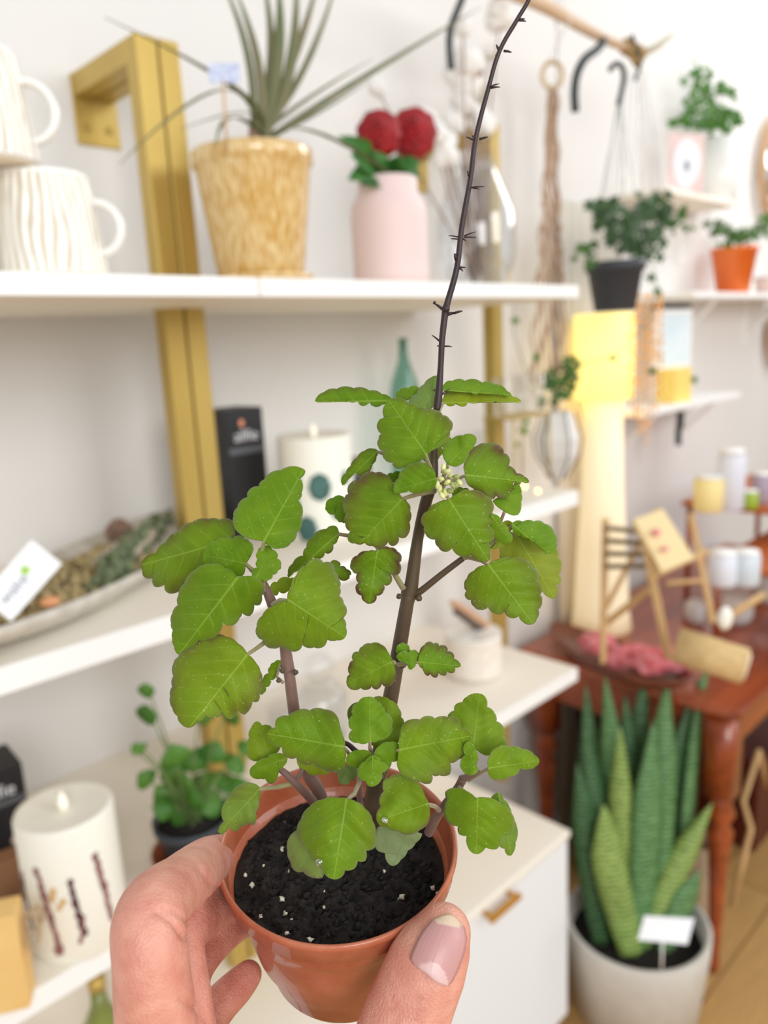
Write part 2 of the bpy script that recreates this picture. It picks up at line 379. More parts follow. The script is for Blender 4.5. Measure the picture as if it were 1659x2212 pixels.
# ---------------------------------------------------------------- pink vase with roses
P, k = foot(846, 600, .93, Z1); h = at(846, 388, Y=.93).z-Z1; r = 81*k
t = thing('vase_of_roses', 'matte pink vase holding two red roses on the top shelf', 'vase', P)
part('vase', M().lathe([(r*.88, 0), (r*.97, .004), (r, .02), (r, h*.66), (r*.97, h*.76), (r*.80, h*.86), (r*.78, h*.88), (r*.78, h*.98), (r*.74, h), (r*.68, h*.99), (r*.68, h*.85)], P, 56), mat('matte_pink', (232, 208, 204), .55), t)
m_rose = mat('red_rose', (132, 2, 14), .55, col2=(172, 8, 24), scale=50)
for (px, py, rp) in ((818, 284, 56), (893, 282, 62)):
    c = at(px, py, Y=.92); g = M(); rr = rp*k
    for q in range(5):
        n = 5+q; ra = rr*(.25+.19*q)
        for i in range(n):
            a = 2*math.pi*i/n+q*.7; axis = (_r*math.cos(a)+Vector((0, 0, 1))*math.sin(a)*.95-_f*.35*(1.2-q*.3)).normalized()
            cc = c+axis*ra*.55-_f*rr*(.55-.2*q); rot = axis.to_track_quat('Z', 'Y').to_matrix()
            g.ell(cc, (ra*.62, ra*.62, ra*.22), rot, 10, 6, .15)
    part('rose', g, m_rose, t)
    part('stem', M().tube([c-Vector((0, 0, rr*.6)), P+Vector((0, 0, h*.7))], .0022, 6), m_green, t)
for b_, tp, wd in (((835, 365), (752, 290), 24), ((830, 372), (765, 372), 26), ((860, 375), (905, 345), 24), ((850, 380), (880, 372), 26), ((838, 378), (815, 330), 20), ((835, 385), (775, 330), 30), ((855, 385), (905, 372), 30), ((850, 385), (860, 340), 26), ((838, 385), (790, 385), 26)):
    part('leaf', M().oval(at(*b_, Y=.93), at(*tp, Y=.90), wd*k, -_f), mat('rose_leaf', (38, 92, 30), .5, col2=(66, 124, 44), scale=60), t, solid=.0006)

# ---------------------------------------------------------------- cotton branches in glass
P, k = foot(1030, 602, 1.02, Z1); h = at(1030, 350, Y=1.02).z-Z1; r = 86*k
t = thing('glass_vase_of_cotton', 'rounded clear glass vase holding dried cotton branches', 'vase', P)
part('glass', M().lathe([(r*.6, 0), (r*.8, .004), (r*1.0, h*.3), (r*.98, h*.6), (r*.6, h*.9), (r*.5, h), (r*.47, h), (r*.57, h*.9), (r*.95, h*.6), (r*.97, h*.3), (r*.77, .008), (.0001, .008)], P, 48), m_glass, t)
m_cot = mat('cotton_fluff', (246, 243, 238), .95, bump=.8, bscale=200, sheen=.5)
bolls = [(1082, 28, 30), (1020, 132, 40), (985, 150, 28), (1010, 180, 30), (960, 330, 26), (948, 290, 22), (965, 310, 24), (1000, 62, 20), (812, 186, 20), (1040, 190, 26), (1000, 225, 26), (1045, 262, 28), (985, 268, 20), (930, 250, 18), (1060, 110, 20)]
for (px, py, rp) in bolls:
    c = at(px, py, Y=1.02+random.uniform(-.03, .04)); kk = K(c); g = M()
    a0 = P+Vector((random.uniform(-.02, .02), random.uniform(-.02, .02), .03)); mid = a0.lerp(c, .5)+Vector((random.uniform(-.02, .02), 0, .01))
    br = part('branch', M().tube([a0, a0.lerp(mid, .5), mid, mid.lerp(c, .6), c], [.0022, .002, .0018, .0016, .0014], 6), m_twig, t)
    for i in range(4):
        o_ = Vector((random.uniform(-1, 1), random.uniform(-1, 1), random.uniform(-1, 1)))*rp*kk*.42
        g.ell(c+o_, rp*kk*.8, None, 12, 8, .35)
    part('cotton_boll', g, m_cot, br)
    hk = M()
    for i in range(4):
        a = i*1.57; d = _r*math.cos(a)*.8+Vector((0, 0, -.7))+_f*math.sin(a)*.6; hk.oval(c-Vector((0, 0, rp*kk*.6)), c+d*rp*kk*.8, rp*kk*.22, d.cross(_r))
    part('husk', hk, mat('cotton_husk', (150, 110, 92), .8), br, solid=.0005)
for i in range(16):
    a = random.uniform(0, 6.28); rr = r*.6*random.random(); p0 = P+Vector((rr*math.cos(a), rr*math.sin(a), .012)); p1 = P+Vector((r*.45*random.uniform(-1, 1), r*.4*random.uniform(-1, 1), h*random.uniform(.7, 1.25)))
    part('twig', M().tube([p0, p0.lerp(p1, .5)+Vector((random.uniform(-.01, .01), 0, 0)), p1], .0017, 5), mat('grey_twig', (176, 160, 150), .8), t)

# ---------------------------------------------------------------- shelf 2, left: driftwood dish
def bed(px, py, z): return at(px, py, Z=z)
c = bed(165, 1292, Z2); e1 = bed(395, 1170, Z2); ax = (e1-c); L = ax.length; rz = math.atan2(ax.y, ax.x)
rot = Matrix.Rotation(rz, 3, 'Z')
t = thing('driftwood_dish', 'long grey stone dish filled with moss and driftwood on the left shelf', 'dish', c)
vs = []; fs = []; SG = 48
prof = [(.45, 0), (.72, .006), (.95, .026), (1.0, .036), (.95, .037), (.7, .018), (.0, .010)]
for (q, z) in prof:
    for j in range(SG):
        a = 2*math.pi*j/SG; n_ = 1+.06*noise.noise(Vector((math.cos(a)*2, math.sin(a)*2, z*30)))
        vs.append(c+rot @ Vector((L*1.12*q*math.cos(a)*n_, L*.33*q*math.sin(a)*n_*(1+.15*math.cos(a)), z+.016*q*abs(math.cos(a))**3)))
for i in range(len(prof)-1):
    for j in range(SG): kx = (j+1) % SG; fs.append((i*SG+j, i*SG+kx, (i+1)*SG+kx, (i+1)*SG+j))
fs.append(tuple(reversed(range(SG))))
part('dish', M().add(vs, fs), mat('grey_stone', (186, 180, 168), .85, col2=(222, 216, 204), scale=45, bump=.6, bscale=90), t)
g = M()
for i in range(300):
    q = random.uniform(-.72, .45); v_ = random.uniform(-.2, .2)*(1-q*q)
    p = c+rot @ Vector((L*q*1.0, L*v_, .022+random.uniform(0, .022)*(1-abs(v_)*3)))
    g.ell(p, random.uniform(.004, .009), None, 6, 4, .8)
mo = part('dried_moss', g, mat('dried_moss', (150, 132, 88), .95, col2=(196, 176, 130), scale=70, bump=.8, bscale=200), t); mo['kind'] = 'stuff'
def drift(pts, rad, material, name, label, cat, parent=None):
    m = M().tube(pts, rad, 12)
    for i, v in enumerate(m.v): m.v[i] = v + Vector((noise.noise(v*60), noise.noise(v*60+Vector((5, 0, 0))), noise.noise(v*60+Vector((0, 5, 0)))))*.003
    return solo(name, m, material, label, cat)
m_drift = mat('pale_driftwood', (208, 196, 178), .8, col2=(172, 158, 138), scale=30, stretch=(1, 1, 1))
drift([bed(210, 1225, Z2+.035), bed(280, 1185, Z2+.045), bed(330, 1150, Z2+.05)], [.012, .018, .008], m_drift, 'driftwood_piece', 'pale driftwood piece lying in the stone dish', 'driftwood')
g = M()
for i in range(150):
    q = random.random(); p = bed(215+165*q, 1252-130*q+14*math.sin(q*5), Z2+.036)+Vector((random.uniform(-.012, .012), random.uniform(-.012, .012), random.uniform(-.01, .026*math.sin(q*3.1)+.004)))
    g.ell(p, random.uniform(.004, .008), None, 6, 4, .8)
solo('lichen_branch', g, mat('grey_green_lichen', (92, 106, 72), .95, col2=(128, 136, 104), scale=90, bump=.7), 'grey-green lichen covered branch curving over the stone dish', 'branch')
g = M(); pc = bed(258, 1150, Z2+.045)
for i in range(60):
    q = i/60; a = i*2.4; rr = .017*math.sin(math.pi*(.15+.8*q)); g.ell(pc+Vector((rr*math.cos(a), rr*math.sin(a), -.014+.034*q)), (.006, .006, .003), None, 6, 4)
solo('pine_cone', g, mat('pine_cone_brown', (112, 82, 66), .85, col2=(168, 142, 122), scale=80), 'small brown pine cone behind the driftwood in the dish', 'pine cone')
m = M().ell(bed(395, 1140, Z2+.004), (.036, .026, .024), Matrix.Rotation(rz, 3, 'Z'), 24, 16, .25); solo('seashell', m, mat('shell_white', (236, 226, 210), .5, col2=(222, 204, 180), scale=24, stretch=(4, 1, 1)), 'white seashell on the shelf beside the gold post', 'shell')
m = M().ell(bed(108, 1300, Z2+.040), (.012, .009, .006), None, 12, 8, .3); solo('orange_shell', m, mat('orange_shell', (226, 160, 112), .5), 'small orange shell in the moss of the dish', 'shell')
# shop card
A, B_, C_, D_ = at(68, 1166, D=.85), at(134, 1218, D=.85), at(24, 1342, D=.82), at(-42, 1290, D=.82)
t = thing('business_card', 'white card with green leaf mark leaning on the moss of the dish', 'card', (A+B_+C_+D_)/4)
nn = (B_-A).cross(D_-A).normalized(); nn = nn if nn.dot(_f) < 0 else -nn
part('card', M().add([A, B_, C_, D_, A-nn*.0006, B_-nn*.0006, C_-nn*.0006, D_-nn*.0006], [(0, 1, 2, 3), (7, 6, 5, 4), (0, 4, 5, 1), (1, 5, 6, 2), (2, 6, 7, 3), (3, 7, 4, 0)]), mat('card_white', (250, 250, 252), .6), t, smooth=False)
up_ = (A-B_).normalized(); rt_ = (A-D_).normalized(); ce = (A+B_+C_+D_)/4
words('wake', ce-rt_*.012+nn*.0006, rt_, up_, .017, mat('grey_print', (150, 158, 168), .6), t)
lf = M()
for a in range(6):
    d = rt_*math.cos(a*1.047)+up_*math.sin(a*1.047); o_ = ce+rt_*.010+up_*.004+nn*.0007; lf.oval(o_, o_+d*.0062, .0022, nn, 0)
part('leaf_logo', lf, mat('lime_print', (168, 214, 84), .6), t)

# ---------------------------------------------------------------- boxed candles with print (shelf 2 and shelf 3)
def candle_box(px, py, z, w_, d_, h_, label, rz=0):
    c0 = bed(px, py, z); ct = c0+Matrix.Rotation(rz, 3, 'Z') @ Vector((w_/2, d_/2, 0))
    t = thing('candle_box', label, 'box', ct, 'black printed candle boxes')
    part('carton', M().box(ct+Vector((0, 0, h_/2)), (w_, d_, h_), rz), m_black, t, smooth=False, bevel=.001)
    rt = Matrix.Rotation(rz, 3, 'Z'); X = rt @ Vector((1, 0, 0)); N = rt @ Vector((0, -1, 0)); f0 = ct+N*(d_/2+.0006)
    words('allfie', f0+Vector((0, 0, h_*.79)), X, (0, 0, 1), w_*.36, m_txt, t)
    part('flame_logo', M().ell(f0+Vector((0, 0, h_*.89))-X*w_*.1, (w_*.07, .0005, w_*.09), rt), mat('flame_orange', (226, 150, 116), .6), t)
    part('grey_band', M().box(f0+Vector((0, 0, h_*.68)), (w_*.98, .0008, h_*.05), rz), mat('grey_band', (92, 94, 98), .5), t, smooth=False)
    fl = M()
    for i in range(7):
        a = i*.9; o_ = f0+X*w_*.22+Vector((0, 0, h_*.30)); fl.oval(o_, o_+(X*math.cos(a)+Vector((0, 0, 1))*math.sin(a))*w_*.2, w_*.07, N, 0)
    part('printed_flower', fl, mat('flower_print', (222, 196, 184), .6), t)
    return t
pc_ = bed(512, 1165, Z2)
candle_box(512, 1165, Z2, .072, .072, at(500, 885, Y=pc_.y).z-Z2, 'black candle box with flower print beside the gold post on the middle shelf', 0)
pc_ = at(768, 1090, Y=1.12)
candle_box(764, 1100, Z2, .05, .05, .092, 'black candle box behind the eucalyptus candle on the middle shelf')

# eucalyptus pillar candle
def pillar(px, py, z, rpx, toppy, label, prints, name='pillar_candle', group='ivory pillar candles with artificial flames'):
    P = bed(px, py, z); kk = K(P); r = rpx*kk; ty = at(px, toppy, Y=P.y); h = ty.z-z
    t = thing(name, label, 'candle', P, group)
    part('wax', M().lathe([(r*.97, 0), (r, .003), (r, h-.004), (r*.97, h), (r*.9, h-.001), (r*.45, h-.005), (.0001, h-.006)], P, 56), m_wax, t)
    part('flame', M().lathe([(.0001, 0), (.0045, .004), (.006, .010), (.004, .018), (.0001, .026)], P+Vector((0, 0, h-.006)), 16), mat('flame_plastic', (252, 250, 232), .4, emit=(255, 246, 220), estr=.25), t)
    for (ang, zz, dx, dz, kind) in prints:
        g = M(); material, n, s = kind
        for i in range(n):
            q = i/max(1, n-1)-.5; a = ang+dx*q/r+random.uniform(-.02, .02); z_ = h*zz+dz*q
            b0 = _r0.x, _r0.y
            d = (Vector((-_f.x, -_f.y, 0)).normalized()*math.cos(a)+Vector((_r0.x, _r0.y, 0))*math.sin(a))
            c_ = P+d*(r+.0002)+Vector((0, 0, z_)); rm = d.to_track_quat('Z', 'Y').to_matrix()
            g.ell(c_, (s*random.uniform(.7, 1.2), s*random.uniform(.8, 1.5), .0009), rm, 8, 5)
        part('pressed_leaf', g, material, t)
    return t
m_euc = mat('teal_leaf_print', (44, 84, 76), .6, col2=(76, 116, 110), scale=40)
pillar(692, 1150, Z2, 78, 936, 'ivory pillar candle wrapped with teal eucalyptus leaves behind the plant', [(-.65, .36, 0, .001, (m_euc, 1, 0.017)), (.15, .56, 0, .01, (m_euc, 1, 0.023)), (-.5, .62, 0, .01, (m_euc, 1, 0.014)), (.7, .3, 0, .01, (m_euc, 1, 0.018)), (-.25, .15, 0, .01, (m_euc, 1, 0.021)), (.95, .62, 0, .01, (m_euc, 1, 0.013))])
m_petal = mat('dried_petal', (112, 62, 62), .7, col2=(160, 112, 106), scale=70); m_plum = mat('plum_petal', (82, 38, 48), .7); m_ochre = mat('ochre_petal', (214, 174, 110), .7)
pillar(178, 2010, Z3, 98, 1722, 'large ivory pillar candle with pressed dried flowers at the lower left',
       [(-.78, .42, .008, -.055, (m_plum, 16, .0032)), (-.15, .42, .014, -.105, (m_petal, 22, .0042)), (.42, .42, .006, -.07, (m_plum, 17, .0036)), (.45, .25, -.006, -.03, (m_petal, 8, .003)), (1.0, .48, .01, -.09, (m_petal, 22, .004)),
        (.0, .55, .003, .012, (m_ochre, 3, .0042)), (.12, .47, .005, .008, (m_ochre, 3, .0036)), (-.12, .12, 0, .004, (m_petal, 4, .0036)), (-.8, .62, 0, -.012, (m_plum, 4, .003))])
# black box lower left
pc_ = bed(-40, 2000, Z3)
candle_box(-38, 1915, Z3, .072, .072, .155, 'black candle box at the left edge beside the flower candle', R(-4))
# twine-tied kraft box + yellow block
P = bed(0, 1985, Z3); t = thing('photo_box', 'small brown kraft box with a photo on its face, tied with twine', 'box', P)
part('box', M().box(P+Vector((.03, .028, .032)), (.05, .03, .062), R(-8)), mat('kraft_brown', (140, 98, 68), .8, col2=(168, 124, 92), scale=20), t, smooth=False, bevel=.001)
P = bed(20, 2185, Z3); zt = at(20, 1968, Y=P.y).z-Z3
t = thing('wrapped_block', 'pale yellow wrapped soap block tied with jute twine at lower left', 'soap', P)
part('block', M().box(P+Vector((0.0, .018, zt/2)), (.062, .036, zt), R(-30)), mat('yellow_wrap', (240, 204, 134), .7, col2=(226, 180, 108), scale=16), t, smooth=False, bevel=.002)
for i in range(4):
    cc = P+Vector((.032+.004*i, -.006+.006*i, zt*.72)); part('twine_loop', M().tube([cc+Vector((.010*math.cos(a), .006*math.sin(a+i), .018*math.sin(a))) for a in [j*.45 for j in range(14)]], .001, 6, closed=True), mat('jute', (178, 150, 112), .9), t)

# potted pilea-like plant in dark pot
P = bed(425, 1868, Z3); kk = K(P); r = 78*kk; h = .075
t = thing('potted_basil', 'leafy green plant in a dark plastic pot standing in a terracotta saucer', 'plant', P)
part('pot', M().lathe([(r*.68, .006), (r*.72, .010), (r*.95, h*.85), (r*1.02, h*.86), (r*1.04, h), (r*.97, h), (r*.93, h*.86)], P, 44), mat('charcoal_plastic', (52, 58, 66), .45), t)
part('soil', M().lathe([(r*.92, h*.88), (.0001, h*.9)], P, 30), m_soil_bg, t)
part('saucer', M().lathe([(r*.8, 0), (r*1.05, .004), (r*1.16, .028), (r*1.10, .028), (r*.98, .006), (.0001, .005)], P, 44), mat('terracotta_saucer', (152, 76, 44), .7), t)
g = M(); ctr = P+Vector((0, 0, h*.95))
for (tx, ty, wd) in [(320, 1560, 26), (300, 1600, 14), (372, 1600, 34), (420, 1610, 30), (335, 1690, 32), (370, 1720, 34), (300, 1660, 24), (410, 1690, 36), (450, 1740, 34), (480, 1700, 36), (505, 1660, 32), (525, 1620, 30), (470, 1590, 30), (440, 1560, 26), (500, 1560, 26), (540, 1680, 28), (390, 1655, 30), (455, 1650, 32), (360, 1640, 26), (515, 1730, 28), (330, 1730, 26), (400, 1740, 32), (430, 1600, 28), (545, 1590, 22), (318, 1500, 18), (285, 1600, 14)]:
    Yq = P.y+random.uniform(-.04, .03); tp = at(tx, ty+12, Y=Yq); d = (tp-ctr); bs = tp-d.normalized()*wd*kk*1.8+Vector((0, 0, .004))
    if ty < 1570: bs = tp+Vector((random.uniform(-.005, .005), 0, wd*kk*2.0)); 
    st = part('stem', M().tube([ctr+Vector((random.uniform(-.01, .01), random.uniform(-.01, .01), -.005)), ctr.lerp(bs, .6)+Vector((0, 0, .012)), bs], [.0016, .0013, .0009], 6), mat('stem_green', (110, 132, 74), .6), t)
    part('leaf', M().oval(bs, tp, wd*kk*1.0, (-_f+Vector((random.uniform(-.5, .5), random.uniform(-.5, .5), .7))).normalized(), .12, 8), m_lgreen, st, solid=.0006)

# shelf 3 right: cup with wooden brush, glass jar
P = bed(1024, 1452, Z3); kk = K(P); r = 60*kk; h = at(1022, 1368, Y=P.y).z-Z3
t = thing('textured_cup', 'white cup with carved leaf texture on the right end of the shelf', 'cup', P)
part('cup', M().lathe([(r*.86, 0), (r*.97, .003)]+[(r*(1+.012*math.sin(i*1.9)), .004+(h-.01)*i/16) for i in range(17)]+[(r, h), (r*.93, h), (r*.9, .006), (.0001, .006)], P, 72, fn=lambda a, z: 1+.014*math.sin(a*14+z*380)), mat('carved_ceramic', (244, 238, 228), .5, col2=(228, 214, 194), scale=70), t)
part('rim', M().lathe([(r*.95, h-.001), (r*1.02, h+.001), (r*1.0, h+.004), (r*.94, h+.003)], P, 48), m_cer, t)
a, b = at(975, 1300, Y=P.y-.01), at(1062, 1362, Y=P.y+.01); g = M().tube([a, a.lerp(b, .1), a.lerp(b, .5), a.lerp(b, .9), b], [.005, .012, .016, .014, .005], 16, flat=.6)
t = thing('wooden_brush', 'round wooden brush resting in the white textured cup', 'brush', a)
part('brush_back', g, mat('beech_wood', (214, 170, 136), .6, col2=(196, 150, 114), scale=20), t)
part('bristles', M().tube([a.lerp(b, .1)-Vector((0, 0, .012)), b-Vector((0, 0, .010))], [.008, .013], 12), mat('grey_bristle', (96, 84, 76), .9), t)
P = bed(700, 1590, Z3); kk = K(P)
t = thing('glass_jar', 'clear glass jar with rounded stopper behind the plant stems', 'jar', P)
r = 58*kk; h = at(700, 1470, Y=P.y).z-Z3
part('jar', M().lathe([(r*.8, 0), (r, .01), (r, h*.8), (r*.6, h), (r*.56, h), (r*.95, h*.78), (r*.95, .012), (.0001, .006)], P, 40), m_glass, t)
part('stopper', M().ell(P+Vector((0, 0, h+r*.55)), r*.6, None, 24, 14), m_glass, t)
P = bed(610, 1600, Z3)
solo('glass_votive', M().lathe([(.018, 0), (.022, .004), (.024, .07), (.022, .07), (.020, .006), (.0001, .005)], P, 32), m_glass, 'small clear glass votive left of the glass jar', 'votive')
# something green under shelf on cabinet at far left
P = bed(240, 2330, ZC); g = M(); 
t = thing('bottle', 'olive green glass bottle on the cabinet below the shelf', 'bottle', P)
part('bottle_body', M().lathe([(.024, 0), (.028, .004), (.028, .10), (.012, .135), (.010, .16)], P, 32), mat('olive_glass', (160, 172, 92), .15, trans=.5), t)
part('bottle_cap', M().lathe([(.0125, .161), (.0125, .18), (.0001, .181)], P, 24), m_gold, t)

# ---------------------------------------------------------------- shelf 2 right: glassware, teal bottle, lights
P, kk = foot(884, 1060, 1.15, Z2); r = 36*kk; 
h = at(884, 770, Y=1.15).z-Z2
t = thing('teal_bottle', 'tall teal glass bottle with a slim neck on the middle shelf', 'bottle', P)
part('bottle_body', M().lathe([(r*.8, 0), (r, .01), (r*1.0, h*.62), (r*.8, h*.8), (r*.32, h*.98), (r*.24, h*1.08), (r*.3, h*1.14), (r*.2, h*1.14), (r*.15, h)], P, 32), thin_glass('teal_glass', (176, 212, 202)), t)
P, kk = foot(1120, 1045, .98, Z2); zr = at(1120, 897, Y=.98).z
t = thing('gold_riser', 'gold wire riser with a flat top on the middle shelf', 'riser', P)
part('riser_top', M().box(Vector((P.x, P.y, zr)), (.14, .08, .004)), m_gold, t, smooth=False, bevel=.001)
for sx in (-1, 1):
    for sy in (-1, 1): part('leg', M().tube([(P.x+sx*.064, P.y+sy*.036, Z2), (P.x+sx*.064, P.y+sy*.036, zr-.002)], .0025, 8), m_gold, t)
base_g = None
for i, (px, Yg, lb) in enumerate(((1082, .97, 'leftmost of the tall glasses on the gold riser'), (1124, .99, 'middle one of the tall glasses on the gold riser'), (1160, .965, 'rightmost of the tall glasses on the gold riser'))):
    Q = at(px, 890, Y=Yg); Q.z = zr+.0022
    o = solo('tall_glass', M().lathe([(.013, 0), (.0145, .003), (.016, .082), (.0148, .082), (.0132, .006), (.0001, .006)], Q, 32), m_glass, 'clear tall glass, '+lb, 'glass', 'tall clear glasses on the gold riser')
for (px, py, lb) in ((1000, 960, 'clear glass tumbler on the middle shelf, left of the gold riser'), (1045, 985, 'clear glass tumbler directly beside the gold riser legs')):
    Q, kk = foot(px, 1050, 1.08, Z2)
    solo('tumbler', M().lathe([(.02, 0), (.022, .003), (.025, .105), (.0236, .105), (.0206, .007), (.0001, .007)], Q, 36), m_glass, lb, 'glass', 'clear tumblers on the middle shelf')
for (px, py, lb) in ((1133, 1047, 'glowing warm fairy light bulb, left one at the shelf edge'), (1162, 1057, 'glowing warm fairy light bulb, right one at the shelf edge')):
    Q = bed(px, py+6, Z2); solo('fairy_light', M().ell(Q+Vector((0, 0, .003)), .0024, None, 12, 8), mat('warm_bulb', (255, 220, 150), .4, emit=(255, 214, 130), estr=9), lb, 'fairy light', 'warm fairy lights on the middle shelf')

# ---------------------------------------------------------------- hanging branch and hooks
YB = .98
a0, a1 = at(1085, -26, Y=YB), at(1385, 118, Y=YB)
t = thing('hanging_branch', 'horizontal peeled branch hanging above the plants with rope wrapped at its end', 'branch', a0)
pts = [a0.lerp(a1, q) + Vector((0, 0, .004*math.sin(q*7))) for q in [i/12 for i in range(-6, 13)]]
part('branch_rod', M().tube(pts, [.0150-.0006*max(0, i-6) for i in range(19)], 14), mat('peeled_branch', (196, 164, 130), .8, col2=(226, 198, 168), scale=14, stretch=(.4, 3, 3), bump=.4), t)
part('side_twig', M().tube([a1, at(1420, 100, Y=YB+.02), at(1456, 72, Y=YB+.03)], [.011, .012, .004], 10, flat=.7), mat('grey_bark', (168, 158, 138), .85, col2=(206, 196, 170), scale=30), t)
g = M()
for i in range(7):
    cc = at(1352+5*i, 100+3*i, Y=YB); g.tube([cc+Vector((0, .016*math.cos(j*.52), .016*math.sin(j*.52))) for j in range(12)], .0024, 6, closed=True)
for i in range(6): g.ell(at(1372+random.uniform(-12, 18), 112+random.uniform(-22, 26), Y=YB-.012), .009, None, 8, 6, .7)
part('rope_wrap', g, mat('jute_rope', (176, 146, 96), .95), t)
cd = M()
for x_, rr in ((1090, .013), (1215, .0145)): cc = at(x_, -10 if x_ < 1100 else 48, Y=YB); cd.tube([cc+Vector((0, .017*math.cos(j*.52), .017*math.sin(j*.52))) for j in range(12)], .0014, 6, closed=True); cd.tube([cc+Vector((0, 0, .017)), cc+Vector((0, 0, .9))], .0012, 6)
part('hanging_cord', cd, mat('white_thread', (236, 234, 228), .8), t)
def hook(pp, Y, rp, label):
    pts = [at(x, y, Y=Y) for x, y in pp]; q = []
    for i in range(len(pts)-1):
        for j in range(4): q.append(pts[i].lerp(pts[i+1], j/4))
    q.append(pts[-1]); kk = K(pts[0])
    for _ in range(3): q = [q[0]]+[(q[i-1]+q[i]*2+q[i+1])/4 for i in range(1, len(q)-1)]+[q[-1]]
    return solo('iron_hook', M().tube(q, rp*kk, 10), m_hook, label, 'hook', 'dark iron hooks on the branch')
hook([(1010, -60), (1002, -10), (985, 30), (972, 62), (970, 100), (975, 150)], YB-.02, 8, 'dark iron hook at the top left of the branch, left of the bare spike')
hook([(1305, 88), (1290, 108), (1262, 125), (1245, 160), (1240, 200), (1243, 242)], YB-.016, 9, 'large dark iron hook hanging straight down, right of the macrame ring')
hook([(1318, 150), (1330, 135), (1345, 142), (1350, 170), (1342, 200), (1336, 225)], YB-.022, 6, 'small dark curled iron hook holding the black pot wires')
hook([(1365, 75), (1372, 100), (1385, 130), (1378, 160), (1372, 172)], YB-.02, 4, 'thin dark iron hook through the rope knot at the branch end')

# macrame hangers
m_mac = mat('beige_cord', (178, 148, 122), .95, col2=(206, 178, 152), scale=90)
ctr = at(1193, 162, Y=1.12); kk = K(ctr)
t = thing('macrame_hanger', 'beige knotted macrame hanger with a wooden ring hanging from the branch', 'macrame', ctr)
vd = Vector((_r0.x, _r0.y, 0)); uz = Vector((0, 0, 1))
part('wooden_ring', M().tube([ctr+vd*22*kk*math.cos(j*.2618)+uz*26*kk*math.sin(j*.2618) for j in range(24)], 5.5*kk, 10, closed=True), mat('ring_wood', (222, 198, 162), .6), t)
g = M(); tp = at(1215, 52, Y=YB)
for s_ in (-1, 1): g.tube([tp+Vector((0, 0, -.015)), ctr+uz*26*kk+vd*s_*8*kk], .0009, 5)
part('thread', g, mat('white_thread', (236, 234, 228), .8), t)
for i in range(8):
    s0 = (i-3.5)/3.5; pts = []
    for j in range(40):
        q = j/39; y_ = 190+640*q; wd = (7+12*q*2 if q < .5 else 19+22*(q-.5)*2)+ 3*math.sin(q*40)
        x_ = 1193-8*q+s0*wd+3.5*math.sin(q*36+i*1.7); pts.append(at(x_, y_, Y=1.12+.006*math.sin(q*30+i*2)))
    part('cord', M().tube(pts, 3.4*kk, 6), m_mac, t)
for j in range(12): part('knot', M().ell(at(1193-8*j/12, 196+16*j, Y=1.115), (9*kk, 9*kk, 7*kk), None, 10, 6, .3), m_mac, t)
for j in range(4):
    for s_ in (-1, 1): part('knot', M().ell(at(1190+s_*(14+j*3), 440+52*j, Y=1.115), (8*kk, 8*kk, 9*kk), None, 10, 6, .3), m_mac, t)
# black hanging pot with ivy
YH = .98
P = at(1328, 672, Y=YH); kk = K(P); zt = at(1330, 566, Y=YH).z-P.z
t = thing('hanging_ivy_pot', 'charcoal hanging plastic pot with dark trailing ivy below the branch', 'plant', P)
r = 62*kk
part('pot', M().lathe([(r*.66, 0), (r*.70, .002), (r*.92, zt*.8), (r*1.0, zt*.81), (r*1.04, zt), (r*.96, zt), (r*.9, zt*.8), (r*.6, .006), (.0001, .006)], P, 44), mat('charcoal_pot', (58, 62, 68), .55), t)
part('soil', M().lathe([(r*.92, zt*.9), (.0001, zt*.92)], P, 30), m_soil_bg, t)
g = M()
hkp = at(1338, 215, Y=YH)
for j in range(5):
    a = j*1.257; e = P+Vector((r*math.cos(a), r*math.sin(a), zt)); g.tube([hkp, e], .0009, 5)
part('wires', g, mat('grey_wire', (150, 152, 152), .5), t)
def ivy_leaf(g, c, s, nrm, spin):
    nrm = Vector(nrm).normalized(); a = nrm.orthogonal().normalized(); b = nrm.cross(a); pts = []
    for i in range(10):
        th = spin+i*math.pi/5; q = s*(1.0 if i % 2 == 0 else .55); pts.append(c+a*math.cos(th)*q+b*math.sin(th)*q-nrm*s*.2*(i % 2 == 0))
    o = [c]+pts; g.add(o, [(0, 1+i, 1+(i+1) % 10) for i in range(10)])
def ivy(parent, spots, s, Y, n=1, spread=12, material=None, ys=.05):
    g = M()
    for (x, y) in spots:
        for _ in range(n):
            c = at(x+random.gauss(0, spread), y+random.gauss(0, spread*.8), Y=Y+random.uniform(-ys, ys)); ivy_leaf(g, c, s*random.uniform(.7, 1.2), (-_f.x+random.uniform(-.7, .7), -_f.y+random.uniform(-.7, .7), random.uniform(-.1, .8)), random.uniform(0, 6))
    return part('foliage', g, material or m_green, parent, smooth=False, solid=.0005)
ivy(t, [(1330, 520), (1360, 500), (1385, 470), (1400, 500), (1370, 540), (1340, 480), (1310, 470), (1300, 450), (1420, 470), (1410, 530), (1395, 440), (1430, 440)], .016, YH, 16, 15, mat('dark_ivy', (38, 66, 34), .5, col2=(62, 96, 42), scale=40))
ivy(t, [(1455, 490), (1475, 460), (1480, 490), (1260, 540), (1265, 555), (1275, 530)], .013, YH, 5, 10)
g = M(); g.tube([P+Vector((r*.8, 0, zt)), at(1410, 570, Y=YH), at(1420, 620, Y=YH), at(1410, 680, Y=YH+.02)], .0012, 5); g.tube([at(1410, 680, Y=YH+.02), at(1330, 770, Y=YH+.02), at(1240, 790, Y=YH+.03)], .0009, 5)
part('vine', g, mat('vine_brown', (92, 92, 58), .7), t)
ivy(t, [(1325, 775), (1405, 800), (1500, 818), (1408, 600), (1418, 630)], .015, YH, 2, 3, None, .01)
